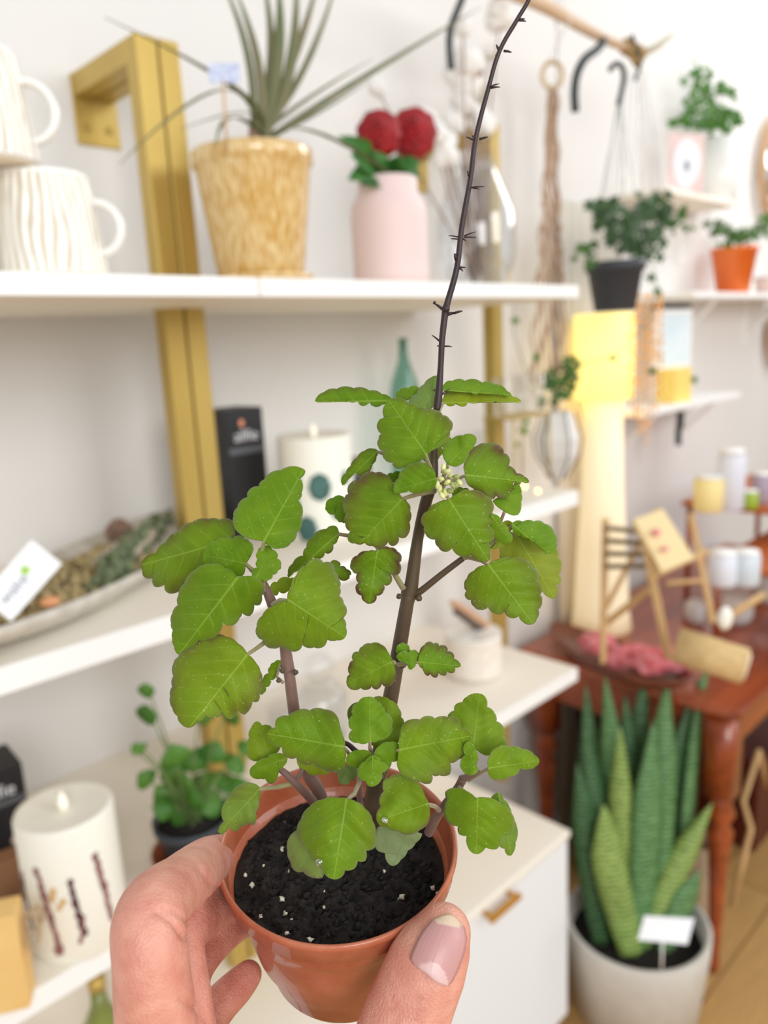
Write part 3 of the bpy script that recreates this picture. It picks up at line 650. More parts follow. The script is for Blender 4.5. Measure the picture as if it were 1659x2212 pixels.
# transparent cord hanger with beads
t = thing('bead_strings', 'cascade of amber glass beads on threads hanging beside the glowing lamp', 'bead hanging', at(1400, 640, Y=1.05))
m_bead = mat('amber_bead', (226, 170, 100), .15, trans=.4, emit=(255, 196, 110), estr=.15)
for i in range(7):
    x_ = 1362+11*i+random.uniform(-2, 2); g = M(); gb = M(); y1 = 960-30*abs(i-3)
    g.tube([at(1385, 130, Y=YB), at(x_, 640, Y=1.04), at(x_, y1, Y=1.04)], .0007, 5)
    y_ = 640
    while y_ < y1: gb.ell(at(x_+random.uniform(-1, 1), y_, Y=1.04), (.0055, .0055, random.choice((.006, .010))), None, 8, 6); y_ += random.uniform(12, 24)
    s_ = part('thread', g, mat('white_thread', (236, 234, 228), .8), t); part('beads', gb, m_bead, s_)
g = M()
for i in range(7): x_ = 1300+22*i; g.tube([at(1345+8*i, 150, Y=1.1), at(x_, 440, Y=1.1)], .0011, 5)
solo('string_hanger', g, mat('clear_thread', (168, 168, 164), .5), 'bundle of thin pale strings fanning down from the branch end', 'string')

# geometric white planter with ivy right of shelves
YG = 1.08
P = at(1205, 1030, Y=YG); kk = K(P); h = at(1205, 890, Y=YG).z-P.z; r = 46*kk
t = thing('wire_frame_planter', 'white tapered planter in a thin dark wire frame with ivy beside the shelf end', 'plant', P)
part('planter', M().lathe([(r*.35, 0), (r*.9, h*.35), (r*1.0, h*.6), (r*.62, h), (r*.55, h), (r*.9, h*.6), (.0001, h*.3)], P, 6), mat('matte_white_pot', (232, 230, 226), .7), t, smooth=False)
g = M()
for i in range(6):
    a = i*math.pi/3; g.tube([P+Vector((r*1.1*q*math.cos(a), r*1.1*q*math.sin(a), h*z_)) for q, z_ in ((.35, -.03), (.95, .35), (1.05, .6), (.66, 1.02))], .0018, 6)
g.tube([P+Vector((0, 0, h)), P+Vector((0, 0, h+1.0))], .0009, 5)
part('wire_frame', g, m_hook, t)
ivy(t, [(1205, 800), (1225, 820), (1190, 830), (1215, 850), (1180, 860), (1235, 790)], .015, YG, 7, 12, m_green)
ivy(t, [(1110, 700), (1150, 780), (1140, 900), (1130, 935), (1108, 960), (1112, 640)], .014, YG, 1, 6, mat('fresh_ivy', (106, 158, 66), .5, tl=.3), .01)
part('vine', M().tube([P+Vector((0, 0, h*.95)), at(1150, 850, Y=YG), at(1110, 720, Y=YG), at(1112, 640, Y=YG)], .001, 5), mat('vine_brown', (92, 92, 58), .7), t)

# ---------------------------------------------------------------- glowing lamp and curtain
YL = 1.12
P = at(1303, 860, Y=YL); kk = K(P); zt = at(1300, 678, Y=YL).z
t = thing('paper_lamp', 'glowing yellow paper cylinder lamp on a slim cream column', 'lamp', Vector((P.x, P.y, .75)))
r = 62*kk
sh = part('lamp_shade', M().lathe([(r, P.z), (r*1.0, zt), (r*.96, zt), (r*.96, P.z)], (P.x, P.y, 0), 40), mat('glowing_paper', (255, 236, 150), .8, emit=(255, 226, 124), estr=1.0), t)
part('column', M().lathe([(r*1.10, .7505), (r*1.0, .8), (r*.74, P.z-.25), (r*.66, P.z-.001)], (P.x, P.y, 0), 40), mat('cream_column_lamplight', (250, 240, 214), .85, emit=(255, 222, 150), estr=.28), t)  # faint emission paints in the warm lamplight falling on the column
cur = M(); xa, xb = at(1225, 1100, Y=1.2).x, at(1345, 1100, Y=1.2).x; n = 60; vs = []; fs = []
for j in range(n+1):
    x_ = xa+(xb-xa)*j/n; y_ = YW-.017+.009*math.sin(j*.72)
    vs += [(x_, y_, .02), (x_, y_, CAMZ+.35)]
for j in range(n): fs.append((2*j, 2*j+2, 2*j+3, 2*j+1))
solo('linen_curtain', cur.add(vs, fs), mat('linen', (244, 236, 222), .9, tl=.2), 'narrow cream linen curtain hanging on the wall behind the lamp', 'curtain', solid=.001)

# ---------------------------------------------------------------- wall shelves on the right
def wshelf(xa, xb, yref, Yf, label, th=.018, br=True, m_=None):
    a, b = at(xa, yref, Y=Yf), at(xb, yref, Y=Yf); z = at((xa+xb)/2, yref, Y=Yf).z
    t = thing('wall_shelf', label, 'wall shelf', ((a.x+b.x)/2, (Yf+YW)/2, z), 'small white wall shelves')
    part('board', M().span((a.x, Yf, z-th), (b.x, YW-.001, z)), m_ or m_cream, t, smooth=False, bevel=.002)
    if br:
        for q in (.22, .8):
            x_ = a.x+(b.x-a.x)*q; part('bracket', M().tube([(x_, YW-.008, z-.16), (x_, Yf+.03, z-th)], .006, 6).box((x_, YW-.006, z-.1), (.014, .010, .17)), m_white, t, smooth=False)
    return a.x, b.x, z
xa, xb, zA = wshelf(1436, 1592, 418, 1.10, 'small wall shelf with white potted plant, highest on the right wall', br=True)
P = Vector((at(1552, 400, Y=1.17).x, 1.17, zA)); kk = K(P); r = 44*kk; h = at(1552, 300, Y=1.17).z-zA
t = thing('potted_plant', 'green bushy plant in a white pot on the highest wall shelf', 'plant', P)
part('pot', M().lathe([(r*.78, 0), (r*.85, .003), (r, h), (r*.93, h), (r*.8, .006)], P, 36), m_cer, t)
ivy(t, [(1530, 250), (1500, 230), (1560, 240), (1580, 250), (1520, 200), (1510, 160), (1570, 200), (1530, 280), (1560, 275), (1490, 250)], .018, 1.17, 14, 15, m_lgreen)
P = Vector((at(1480, 400, Y=1.12).x, 1.12, zA)); kk = K(P)
t = thing('pink_card', 'pink card with a white oval leaning on the highest wall shelf', 'card', P)
hh = 118*kk; ww = 78*kk
part('card', M().box(P+Vector((0, 0, hh/2)), (ww*1.2, .006, hh), R(-25)), mat('pink_cardboard', (238, 210, 204), .7), t, smooth=False, bevel=.002)
N = Matrix.Rotation(R(-25), 3, 'Z') @ Vector((0, -1, 0))
ov = part('white_oval', M().ell(P+Vector((0, 0, hh*.5))+N*.004, (ww*.48, .001, hh*.42), Matrix.Rotation(R(-25), 3, 'Z')), mat('oval_white', (246, 246, 250), .6), t)
part('printed_motif', M().ell(P+Vector((0, 0, hh*.45))+N*.0055, (ww*.1, .0006, hh*.1), Matrix.Rotation(R(-25), 3, 'Z')), mat('grey_print', (150, 158, 168), .6), t)
xa, xb, zB = wshelf(1500, 1760, 632, 1.06, 'long white wall shelf with the orange pot on the right wall', m_=m_white)
P = Vector((at(1583, 615, Y=1.13).x, 1.13, zB)); kk = K(P); r = 46*kk; h = at(1583, 535, Y=1.13).z-zB
t = thing('orange_potted_plant', 'green plant in a glossy orange pot on the long wall shelf', 'plant', P)
part('pot', M().lathe([(r*.66, 0), (r*.72, .003), (r, h*.9), (r*1.05, h*.91), (r*1.05, h), (r*.95, h), (r*.85, h*.85)], P, 36), mat('orange_glaze', (226, 96, 30), .35, col2=(238, 130, 48), scale=10), t)
ivy(t, [(1560, 500), (1590, 505), (1620, 500), (1575, 520), (1605, 520), (1545, 490), (1640, 495)], .016, 1.13, 9, 10, m_green)
P = Vector((at(1655, 615, Y=1.10).x, 1.10, zB)); r = 26*kk
t = thing('white_pot_plant', 'small leafy plant in a pale pot at the right edge of the long wall shelf', 'plant', P)
part('pot', M().lathe([(r*.8, 0), (r, .06), (r*.9, .06)], P, 30), mat('blush_pot', (226, 208, 198), .6), t); ivy(t, [(1650, 510), (1655, 470)], .014, 1.10, 9, 10, m_lgreen)
P = Vector((at(1459, 648, Y=1.15).x, 1.15, 0))
xa, xb, zC_ = wshelf(1392, 1600, 868, 1.06, 'lower white wall shelf holding yellow boxes below the blue print', m_=m_white)
P = Vector((at(1456, 850, Y=1.12).x, 1.12, zC_)); kk = K(P); hb = at(1456, 796, Y=1.12).z-zC_
solo('yellow_box', M().box(P+Vector((0, 0, hb/2)), (80*kk, .06, hb)), mat('yellow_card', (246, 218, 120), .6), 'yellow gift box on the lower wall shelf', 'box', smooth=False, bevel=.002)
h2 = at(1460, 668, Y=1.14).z-(zC_+hb)
t = thing('framed_print', 'pale blue framed print standing on the yellow box', 'picture', P+Vector((0, 0, hb)))
part('frame', M().box(P+Vector((0.01, .015, hb+h2/2)), (118*kk, .012, h2), R(-12)), m_white, t, smooth=False, bevel=.001)
part('print', M().box(P+Vector((0.0085, .0075, hb+h2/2)), (100*kk, .001, h2*.86), R(-12)), mat('pale_blue_print', (212, 234, 246), .5, col2=(238, 246, 250), scale=12), t, smooth=False)
P = Vector((at(1460, 640, Y=1.14).x, 1.14, zC_+hb+h2+.0005))
solo('dark_booklet', M().box(P+Vector((0, .015, .008)), (92*kk, .05, .016), R(-12)), mat('dark_green_cover', (44, 56, 54), .6), 'thin dark booklet lying on top of the blue print', 'book', smooth=False, bevel=.001)
P = at(1470, 900, Y=1.10)
t = thing('wall_clip', 'dark metal clip hanging under the lower wall shelf', 'clip', P)
part('clip', M().box(P+Vector((0, 0, -.01)), (.05, .02, .05), R(20)).box(P+Vector((-.01, 0, -.06)), (.022, .018, .06), R(20)), m_hook, t, smooth=False, bevel=.003)
for (px, py, ra, lb) in ((1672, 365, 62, 'round woven wicker mirror frame at the right edge, upper one'), (1680, 720, 40, 'round woven wicker ornament at the right edge, lower one')):
    c_ = at(px, py, Y=1.22); kk = K(c_); t = thing('wicker_mirror', lb, 'mirror', c_, 'round wicker pieces on the right wall')
    for q in range(3):
        rr = ra*kk*(1-.16*q)*1.35; part('wicker_ring', M().tube([c_+Vector((rr*math.cos(j*.19635), 0, rr*1.3*math.sin(j*.19635))) for j in range(32)], .006+.003*(q == 1), 8, closed=True), mat('wicker', (176, 136, 98), .9, col2=(214, 182, 146), scale=160), t)
    part('mirror_glass', M().lathe([(.0001, 0), (ra*kk*.86, 0), (ra*kk*.86, .004)], c_+Vector((0, .012, 0)), 32, Matrix.Rotation(R(90), 3, 'X')), mat('mirror', (230, 228, 222), .08, .9), t)

# ---------------------------------------------------------------- table
TZ = .75; c0 = at(1600, 1540, Z=TZ); tx, ty = c0.x, c0.y
t = thing('wooden_table', 'red-brown polished wooden table with turned legs on the right', 'table', (tx+.6, ty+.28, 0))
part('tabletop', M().span((tx, ty, TZ-.026), (tx+1.4, 1.212, TZ)), m_orangew, t, smooth=False, bevel=.006)
part('apron', M().span((tx+.05, ty+.05, TZ-.15), (tx+1.35, 1.17, TZ-.027)), m_orangew, t, smooth=False, bevel=.003)
for lx, ly in ((tx+.055, ty+.055), (tx+.055, 1.16), (tx+1.34, ty+.055), (tx+1.34, 1.16)):
    part('leg', M().span((lx-.032, ly-.032, .5), (lx+.032, ly+.032, TZ-.027)).lathe([(.012, 0), (.016, .02), (.013, .05), (.020, .25), (.026, .36), (.032, .40), (.020, .42), (.034, .45), (.024, .48), (.030, .50)], (lx, ly, 0), 24), m_orangew, t)
def bt(px, py, dz=0): return at(px, py, Z=TZ+dz)
# boat-shaped tray
a, b = bt(1200, 1372, .035), bt(1475, 1490, .035); c_ = (a+b)/2; c_.z = TZ; ax = (b-a); L = ax.length/2; rz = math.atan2(ax.y, ax.x); rot = Matrix.Rotation(rz, 3, 'Z')
c_ = Vector((max(c_.x, tx+.03), c_.y, TZ)); vs = []; fs = []
prof = [(.5, 0), (.85, .012), (1.0, .045), (.96, .047), (.8, .016), (.0, .010)]
for q, z in prof:
    for j in range(40):
        th = 2*math.pi*j/40; vs.append(c_+rot @ Vector((L*1.1*q*math.cos(th), L*.36*q*math.sin(th), z+.02*q*abs(math.cos(th))**4)))
for i in range(len(prof)-1):
    for j in range(40): kx = (j+1) % 40; fs.append((i*40+j, i*40+kx, (i+1)*40+kx, (i+1)*40+j))
fs.append(tuple(reversed(range(40))))
solo('boat_tray', M().add(vs, fs), mat('dark_walnut', (92, 36, 20), .35, col2=(128, 60, 34), scale=14, coat=.4), 'long dark wooden boat-shaped tray on the near end of the table', 'tray')
# cloth in the tray
g = M()
for i in range(9):
    p = c_+rot @ Vector((L*random.uniform(-.3, .7), L*random.uniform(-.12, .2), .05+random.uniform(0, .02))); g.ell(p, (.045, .035, .026), Matrix.Rotation(random.uniform(0, 3), 3, 'Z'), 18, 12, .6)
solo('red_cloth', g, mat('red_white_cloth', (206, 44, 56), .9, col2=(240, 170, 176), scale=34), 'crumpled red and pink patterned cloth in the boat tray', 'cloth')
a, b = at(1462, 1392, D=1.62), at(1612, 1440, D=1.56); kk = K(a)
t = thing('rolled_mat', 'rolled pale bamboo mat lying across the tray', 'mat', a)
part('roll', M().tube([a, b], [38*kk, 38*kk], 28), mat('bamboo_mat', (224, 194, 142), .8, col2=(202, 168, 112), scale=60, stretch=(1, 1, 1)), t)
part('roll_end', M().tube([b, b+(b-a).normalized()*.004], [30*kk, 26*kk], 24), mat('cream_roll_end', (236, 222, 196), .9), t)
c_w = at(1566, 1335, D=1.55); t = thing('wooden_spoon', 'white-tipped wooden spoon sticking up from the tray', 'spoon', c_w)
part('bowl', M().ell(c_w, (.018, .014, .024), None, 18, 12), mat('white_tip', (248, 244, 232), .5), t); part('handle', M().tube([c_w+Vector((.01, .0, .0)), at(1650, 1285, D=1.62)], .008, 10), m_lightw, t)
# small display chair
def dc(x, y, D): return at(x, y, D=D)
t = thing('display_chair', 'small pale wooden folding display chair standing on the table', 'chair', dc(1400, 1430, 1.75)); k_ = 1.75/FPX
for (p_, q_) in (((1308, 1120, 1.85), (1302, 1432, 1.85)), ((1385, 1130, 1.75), (1445, 1425, 1.68)), ((1492, 1110, 1.85), (1540, 1345, 1.80)), ((1420, 1100, 1.92), (1300, 1330, 1.9))):
    part('leg', M().tube([dc(*p_), dc(*q_)], 9*k_, 4), m_lightw, t, smooth=False)
part('seat', M().tube([dc(1400, 1248, 1.75), dc(1525, 1190, 1.80)], 15*k_, 4, flat=.5), m_lightw, t, smooth=False)
part('stretcher', M().tube([dc(1305, 1350, 1.86), dc(1400, 1275, 1.76)], 8*k_, 4), m_lightw, t, smooth=False)
part('stretcher', M().tube([dc(1440, 1260, 1.76), dc(1520, 1255, 1.82)], 6*k_, 4), m_lightw, t, smooth=False)
for j in range(4):
    part('back_slat', M().tube([dc(1306, 1140+28*j, 1.85), dc(1392+3*j, 1150+24*j, 1.76)], 11*k_, 4, flat=.6), mat('grey_weave', (122, 104, 78), .9, col2=(156, 136, 106), scale=120), t, smooth=False)
A, B_, C_, D_ = dc(1368, 1122, 1.74), dc(1432, 1098, 1.74), dc(1500, 1206, 1.70), dc(1430, 1236, 1.70); nn = (B_-A).cross(D_-A).normalized(); nn = nn if nn.dot(_f) < 0 else -nn
t = thing('gift_box', 'cream gift box with pink mark leaning on the display chair', 'box', A)
part('box', M().add([A, B_, C_, D_]+[p-nn*.03 for p in (A, B_, C_, D_)], [(0, 1, 2, 3), (7, 6, 5, 4), (0, 4, 5, 1), (1, 5, 6, 2), (2, 6, 7, 3), (3, 7, 4, 0)]), mat('cream_card', (248, 226, 172), .7), t, smooth=False, bevel=.002)
part('pink_mark', M().ell(dc(1418, 1150, 1.715), (.009, .009, .009)).ell(dc(1436, 1186, 1.70), (.008, .008, .006)), mat('pink_print', (236, 150, 156), .7), t)
# tiered stand with jars
TX = 2.15
def tier(ya, yb, xa, D0, D1, label):
    a, b, c2 = dc(xa, ya, D0), dc(1580, yb, D1), dc(1720, ya-6, D0+.5); z = a.z
    return z
t = thing('tiered_stand', 'two-tier orange wooden stand holding jars at the back of the table', 'stand', dc(1560, 1290, 2.2))
for (y_, D_0, x0_) in ((1082, 2.35, 1470), (1215, 2.05, 1530)):
    a = dc(x0_, y_, D_0); z = a.z; m = M().span((a.x, a.y-.30, z-.014), (a.x+.62, a.y, z+.0))
    tr = part('tier', m, mat('orange_wood', (198, 104, 34), .4, col2=(168, 78, 26), scale=12, stretch=(.3, 3, 3)), t, smooth=False, bevel=.004)
    for sx, sy in ((.02, -.02), (.02, -.28), (.58, -.02), (.58, -.28)): part('post', M().tube([(a.x+sx, a.y+sy, TZ), (a.x+sx, a.y+sy, z-.014)], .009, 8), m_orangew, t)
    if y_ == 1082: zt1, ay1, ax1 = z, a.y, a.x
    else: zt2, ay2, ax2 = z, a.y, a.x
def jar(px, py, Y, z, rp, hp, material, label, name='jar'):
    P, kk = foot(px, py, Y, z); r = rp*kk; h = hp*kk
    t = thing(name, label, 'jar', P, 'jars and tins on the tiered stand')
    part('body', M().lathe([(r*.9, 0), (r, .004), (r, h*.85), (r*.85, h*.92)], P, 32), material, t); part('lid', M().lathe([(r*.9, h*.93), (r*.9, h), (.0001, h+.001)], P, 32), m_white, t)
m_ygl = mat('yellow_label', (250, 232, 160), .6); m_pale = mat('pale_jar', (228, 232, 242), .4)
jar(1530, 1062, ay1-.12, zt1, 30, 78, m_ygl, 'jar with pale yellow label on the top tier, left end')
jar(1578, 1062, ay1-.16, zt1, 28, 130, m_pale, 'tall pale bluish jar on the top tier, right of the yellow one')
jar(1620, 1065, ay1-.2, zt1, 18, 40, mat('green_jar', (160, 186, 60), .4), 'short lime green jar on the top tier')
jar(1645, 1060, ay1-.2, zt1, 20, 66, mat('mauve_jar', (176, 160, 176), .5), 'mauve jar at the right edge of the top tier')
jar(1562, 1200, ay2-.1, zt2, 30, 74, m_pale, 'pale glass jar on the lower tier, left one')
jar(1612, 1190, ay2-.14, zt2, 30, 74, mat('frost_jar', (214, 224, 232), .3), 'frosted jar on the lower tier, right one')
def onT(px, py, r_, h_, material, label, cat, name):
    P = bt(px, py); solo(name, M().lathe([(r_*.7, 0), (r_, h_*.3), (r_, h_*.8), (r_*.6, h_)], P, 28), material, label, cat)
m_gw = mat('grey_white_ceramic', (206, 200, 196), .6)
onT(1590, 1345, .045, .085, m_gw, 'grey-white rounded ceramic pot on the table under the tiers', 'pot', 'ceramic_pot')
onT(1655, 1300, .045, .10, m_gw, 'grey-white ceramic pot at the right edge on the table', 'pot', 'ceramic_pot')
onT(1500, 1345, .03, .07, m_gw, 'small grey ceramic cup behind the display chair', 'cup', 'ceramic_cup')

# under the table
solo('dark_filler', M().span((tx+.16, ty+.34, 0), (tx+.44, 1.13, .585)), mat('under_table_shade', (58, 28, 20), .6, col2=(40, 20, 16), scale=10), 'dark crate standing under the table behind the snake plant', 'filler', smooth=False, bevel=.006)  # added box, its dark colour stands in for shade under the table
P = at(1520, 1992, Z=0.0); P = Vector((1.90, .80, 0)); P = at(1522, 1975, Z=.02)
solo('woven_basket', M().lathe([(.055, 0), (.06, .01), (.066, .24), (.062, .24), (.056, .02), (.0001, .012)], (P.x+.02, P.y+.03, 0.001), 44, fn=lambda a, z: 1+.015*math.sin(z*420)), mat('seagrass', (168, 138, 108), .95, col2=(204, 178, 146), scale=90, stretch=(1, 1, 4)), 'woven beige seagrass basket on the floor between planter and table leg', 'basket')
P = at(1650, 1880, Z=.0)
solo('dark_chest', M().span((P.x+.06, P.y+.05, .0), (P.x+.75, P.y+.40, .30)), mat('maroon_wood', (88, 24, 14), .4, col2=(66, 14, 10), scale=8), 'dark maroon wooden chest on the floor under the table', 'chest', smooth=False, bevel=.006)
t = thing('folding_stand', 'pale bentwood folding stand legs behind the table leg', 'stand', at(1600, 1950, Z=0))
for pp in (((1640, 1620, 2.02), (1605, 1730, 2.02), (1622, 1790, 2.0), (1580, 1960, 1.98)),):
    part('leg', M().tube([dc(*q) for q in pp], .008, 8), m_lightw, t)
part('rail', M().tube([dc(1640, 1622, 2.02), dc(1655, 1700, 2.3)], .007, 8), m_lightw, t)

# ---------------------------------------------------------------- snake plant
PC = Vector((1.480, .755, 0)); PR = .150; PH = .235
pxs = at(1375, 1985, Z=PH); PC = Vector((pxs.x, pxs.y, 0)); PR = 152*K(pxs)
t = thing('potted_snake_plant', 'tall snake plant in a large pale grey round floor planter', 'plant', PC)
part('planter', M().lathe([(PR*.80, 0), (PR*.86, .004), (PR*.99, PH*.8), (PR, PH-.003), (PR*.985, PH), (PR*.925, PH), (PR*.90, PH*.75), (.0001, PH*.70)], PC, 64), mat('pale_concrete', (214, 208, 198), .85, col2=(202, 196, 186), scale=30, bump=.2), t)
part('soil', M().lathe([(PR*.91, PH*.76), (PR*.4, PH*.80), (.0001, PH*.79)], PC, 40), m_soil_bg, t)
def snake_mat(name, c1, c2):
    m = bpy.data.materials.new(name); m.use_nodes = True; nt = m.node_tree; b = nt.nodes['Principled BSDF']; tc = nt.nodes.new('ShaderNodeTexCoord')
    wv = nt.nodes.new('ShaderNodeTexWave'); wv.bands_direction = 'Z'; wv.inputs['Scale'].default_value = 28; wv.inputs['Distortion'].default_value = 6; wv.inputs['Detail'].default_value = 3; wv.inputs['Detail Scale'].default_value = 3
    nt.links.new(tc.outputs['Object'], wv.inputs[0]); cr = nt.nodes.new('ShaderNodeValToRGB'); cr.color_ramp.elements[0].color = lin(c1); cr.color_ramp.elements[1].color = lin(c2)
    nt.links.new(wv.outputs[0], cr.inputs[0]); nt.links.new(cr.outputs[0], b.inputs['Base Color']); b.inputs['Roughness'].default_value = .42; return m
sm = [snake_mat('snake_leaf_dark', (28, 62, 34), (86, 128, 78)), snake_mat('snake_leaf_mid', (48, 92, 44), (118, 162, 104)), snake_mat('snake_leaf_lime', (84, 122, 46), (168, 188, 104))]
SL = [((1255, 1480), 24, 0, .06), ((1300, 1462), 26, 1, .02), ((1358, 1500), 26, 0, .05), ((1398, 1425), 22, 0, .06), ((1448, 1465), 32, 1, -.03), ((1500, 1462), 36, 0, .03), ((1548, 1372), 14, 1, .0),
      ((1315, 1738), 42, 2, -.09), ((1548, 1735), 24, 2, -.06), ((1236, 1650), 26, 0, -.03), ((1330, 1572), 24, 2, -.05), ((1500, 1880), 28, 1, -.08), ((1400, 1560), 34, 1, -.07), ((1452, 1620), 26, 0, .05), ((1270, 1560), 28, 0, .0), ((1480, 1760), 26, 0, .04), ((1290, 1620), 26, 0, .03), ((1350, 1660), 24, 0, .06), ((1425, 1540), 24, 0, .05), ((1385, 1700), 26, 1, .01), ((1522, 1560), 22, 0, .05), ((1410, 1800), 22, 0, -.04)]
for (px, py), wpx, mi, dd in SL:
    D0 = dep(pxs)+dd*.6; tip = at(px, py, D=D0+.02); bp_ = Vector((PC.x, PC.y, PH*.74)); dirx = (tip-bp_)
    bs = bp_+Vector((max(-.6, min(.6, dirx.x*.8/.2))*PR*.8, 0, 0)); bs += _r0*((px-1375)/180*PR*(.55 if not (mi == 2 and px > 1500) else -.15))-Vector((bs.x-bp_.x, 0, 0))
    bs += Vector((_f.x, _f.y, 0)).normalized()*dd*.7
    pts = []; wd = []; kk = K(tip)
    for i in range(18):
        q = i/17; p = bs.lerp(tip, q)+_r0*(.012*math.sin(q*3+px)); pts.append(p); wd.append(wpx*kk*(.50+.55*math.sin(.3+q*2.2))*min(1, (1-q)*3.2)**.8+.0006)
    part('leaf', M().blade(pts, wd, _r0+_f*random.uniform(-.4, .4), .35), sm[mi], t, solid=.003)
A, B_, C_, D_ = at(1392, 1978, D=1.58), at(1500, 1984, D=1.56), at(1485, 2040, D=1.52), at(1378, 2030, D=1.54)
t = thing('plant_tag', 'blank white tag standing in the snake plant pot', 'tag', C_)
nn = (B_-A).cross(D_-A).normalized(); nn = nn if nn.dot(_f) < 0 else -nn
part('tag', M().add([A, B_, C_, D_]+[p-nn*.001 for p in (A, B_, C_, D_)], [(0, 1, 2, 3), (7, 6, 5, 4), (0, 4, 5, 1), (1, 5, 6, 2), (2, 6, 7, 3), (3, 7, 4, 0)]), mat('card_white', (250, 250, 252), .6), t, smooth=False)
part('tag_stake', M().tube([(C_+D_)/2-nn*.002, (C_+D_)/2-nn*.002-Vector((0, 0, .06))], .002, 6), m_white, t)
#FG
# ================================================================ the hand and the plant it holds
# ---- small pot in the hand (axis leans towards the viewer)
aR = R(22); PD = .245
pot_c = CAM + _f*PD + _r*((730-CX)/FPX*PD) - _u*.104            # centre of the rim
axis = (_u*math.cos(aR) - _f*math.sin(aR) - _r*.02).normalized()
ex = (_r - axis*_r.dot(axis)).normalized(); ey = axis.cross(ex)
prot = Matrix((ex, ey, axis)).transposed()
RR, HP = .0375, .050
plant = thing('potted_herb', 'soft green scallop-leaved potted herb with a bare dark flower spike, held in the hand', 'plant', pot_c-axis*HP)
m_terra = mat('terracotta_plastic', (164, 80, 48), .38, col2=(192, 116, 84), scale=75, bump=.25, bscale=160, coat=.3)
def potfn(a, z): return 1+.0035*math.sin(a*3+z*40)
part('pot', M().lathe([(.0001, -HP+.003), (.0215, -HP+.002), (.0228, -HP-.001), (.0240, -HP+.001), (.0248, -HP+.006), (.0285, -.036), (.0325, -.018), (.0342, -.0085), (.0352, -.0080), (.0366, -.0070), (.0370, -.0022), (.0376, -.0012), (RR, .0002), (.0370, .0008), (.0362, .0002), (.0357, -.002), (.0346, -.008), (.0338, -.012), (.0318, -.018), (.0300, -.024), (.0001, -.026)], pot_c, 120, prot, potfn), m_terra, plant, label='terracotta coloured thin plastic pot')
# soil
def soil_mat():
    m = bpy.data.materials.new('peat_soil'); m.use_nodes = True; nt = m.node_tree; b = nt.nodes['Principled BSDF']; tc = nt.nodes.new('ShaderNodeTexCoord')
    n = nt.nodes.new('ShaderNodeTexNoise'); n.inputs['Scale'].default_value = 420; n.inputs['Detail'].default_value = 8; n.inputs['Roughness'].default_value = .7; nt.links.new(tc.outputs['Object'], n.inputs[0])
    cr = nt.nodes.new('ShaderNodeValToRGB'); e = cr.color_ramp.elements; e[0].position = .38; e[0].color = lin((10, 8, 7)); e[1].position = .68; e[1].color = lin((46, 34, 26)); x = e.new(.78); x.color = lin((112, 92, 70))
    nt.links.new(n.outputs[0], cr.inputs[0]); nt.links.new(cr.outputs[0], b.inputs['Base Color']); b.inputs['Roughness'].default_value = .85
    bp = nt.nodes.new('ShaderNodeBump'); bp.inputs['Strength'].default_value = .9; bp.inputs['Distance'].default_value = .0012; nt.links.new(n.outputs[0], bp.inputs['Height']); nt.links.new(bp.outputs[0], b.inputs['Normal']); return m
m_peat = soil_mat()
g = M(); n = 64; vs = []; fs = []; SR = .0333
def soilz(x, y):
    p = Vector((x*60, y*60, 1)); q = Vector((x*240, y*240, 4)); q2 = Vector((x*620, y*620, 7))
    ed = min(1, max(0, (SR-math.hypot(x, y))/.006))
    return -.0118+(.3+.7*ed)*(.0024*noise.noise(p)+.0024*noise.noise(q)+.0014*noise.noise(q2))
for i in range(n+1):
    for j in range(110):
        r_ = SR*(i/n); a = 2*math.pi*j/110; x, y = r_*math.cos(a), r_*math.sin(a); vs.append(pot_c+prot @ Vector((x, y, soilz(x, y))))
for i in range(n):
    for j in range(110): k_ = (j+1) % 110; fs.append((i*110+j, i*110+k_, (i+1)*110+k_, (i+1)*110+j))
part('soil', g.add(vs, fs), m_peat, plant)
g = M(); gp = M(); random.seed(3)
for i in range(900):
    a = random.uniform(0, 6.283); r_ = SR*math.sqrt(random.random())*.97; x, y = r_*math.cos(a), r_*math.sin(a)
    p = pot_c+prot @ Vector((x, y, soilz(x, y)+.0001)); s_ = random.uniform(.0004, .0014)
    if i % 40 == 0: gp.ell(p, (s_*.75, s_*.65, s_*.6), None, 8, 5, .9)
    else: g.ell(p, (s_, s_*.8, s_*.7), Matrix.Rotation(a, 3, 'X'), 6, 4, 1.0)
for i in range(46):
    a = random.uniform(0, 6.283); r_ = SR*math.sqrt(random.random())*.9; x, y = r_*math.cos(a), r_*math.sin(a); th = random.uniform(0, 6.28); l_ = random.uniform(.0015, .005)
    p0 = Vector((x, y, soilz(x, y)+.0006)); p1 = Vector((x+l_*math.cos(th), y+l_*math.sin(th), 0)); p1.z = soilz(p1.x, p1.y)+.0012
    g.tube([pot_c+prot @ p0, pot_c+prot @ p1], .00018, 4)
for px, py, s_ in ((868, 1937, 7), (935, 1918, 6), (530, 1890, 5), (700, 1960, 4), (695, 1990, 4), (620, 2018, 6), (515, 1845, 6), (945, 1930, 5), (830, 1882, 4), (700, 1925, 3)):
    d = ray(px, py); n_ = axis; t_ = ((pot_c-axis*.0115)-CAM).dot(n_)/d.dot(n_); gp.ell(CAM+d*t_, s_*.00012, None, 10, 6, .8)
o = part('soil_crumbs', g, m_peat, plant); o['kind'] = 'stuff'
o = part('perlite', gp, mat('perlite', (206, 198, 168), .9, col2=(232, 228, 214), scale=500), plant); o['kind'] = 'stuff'

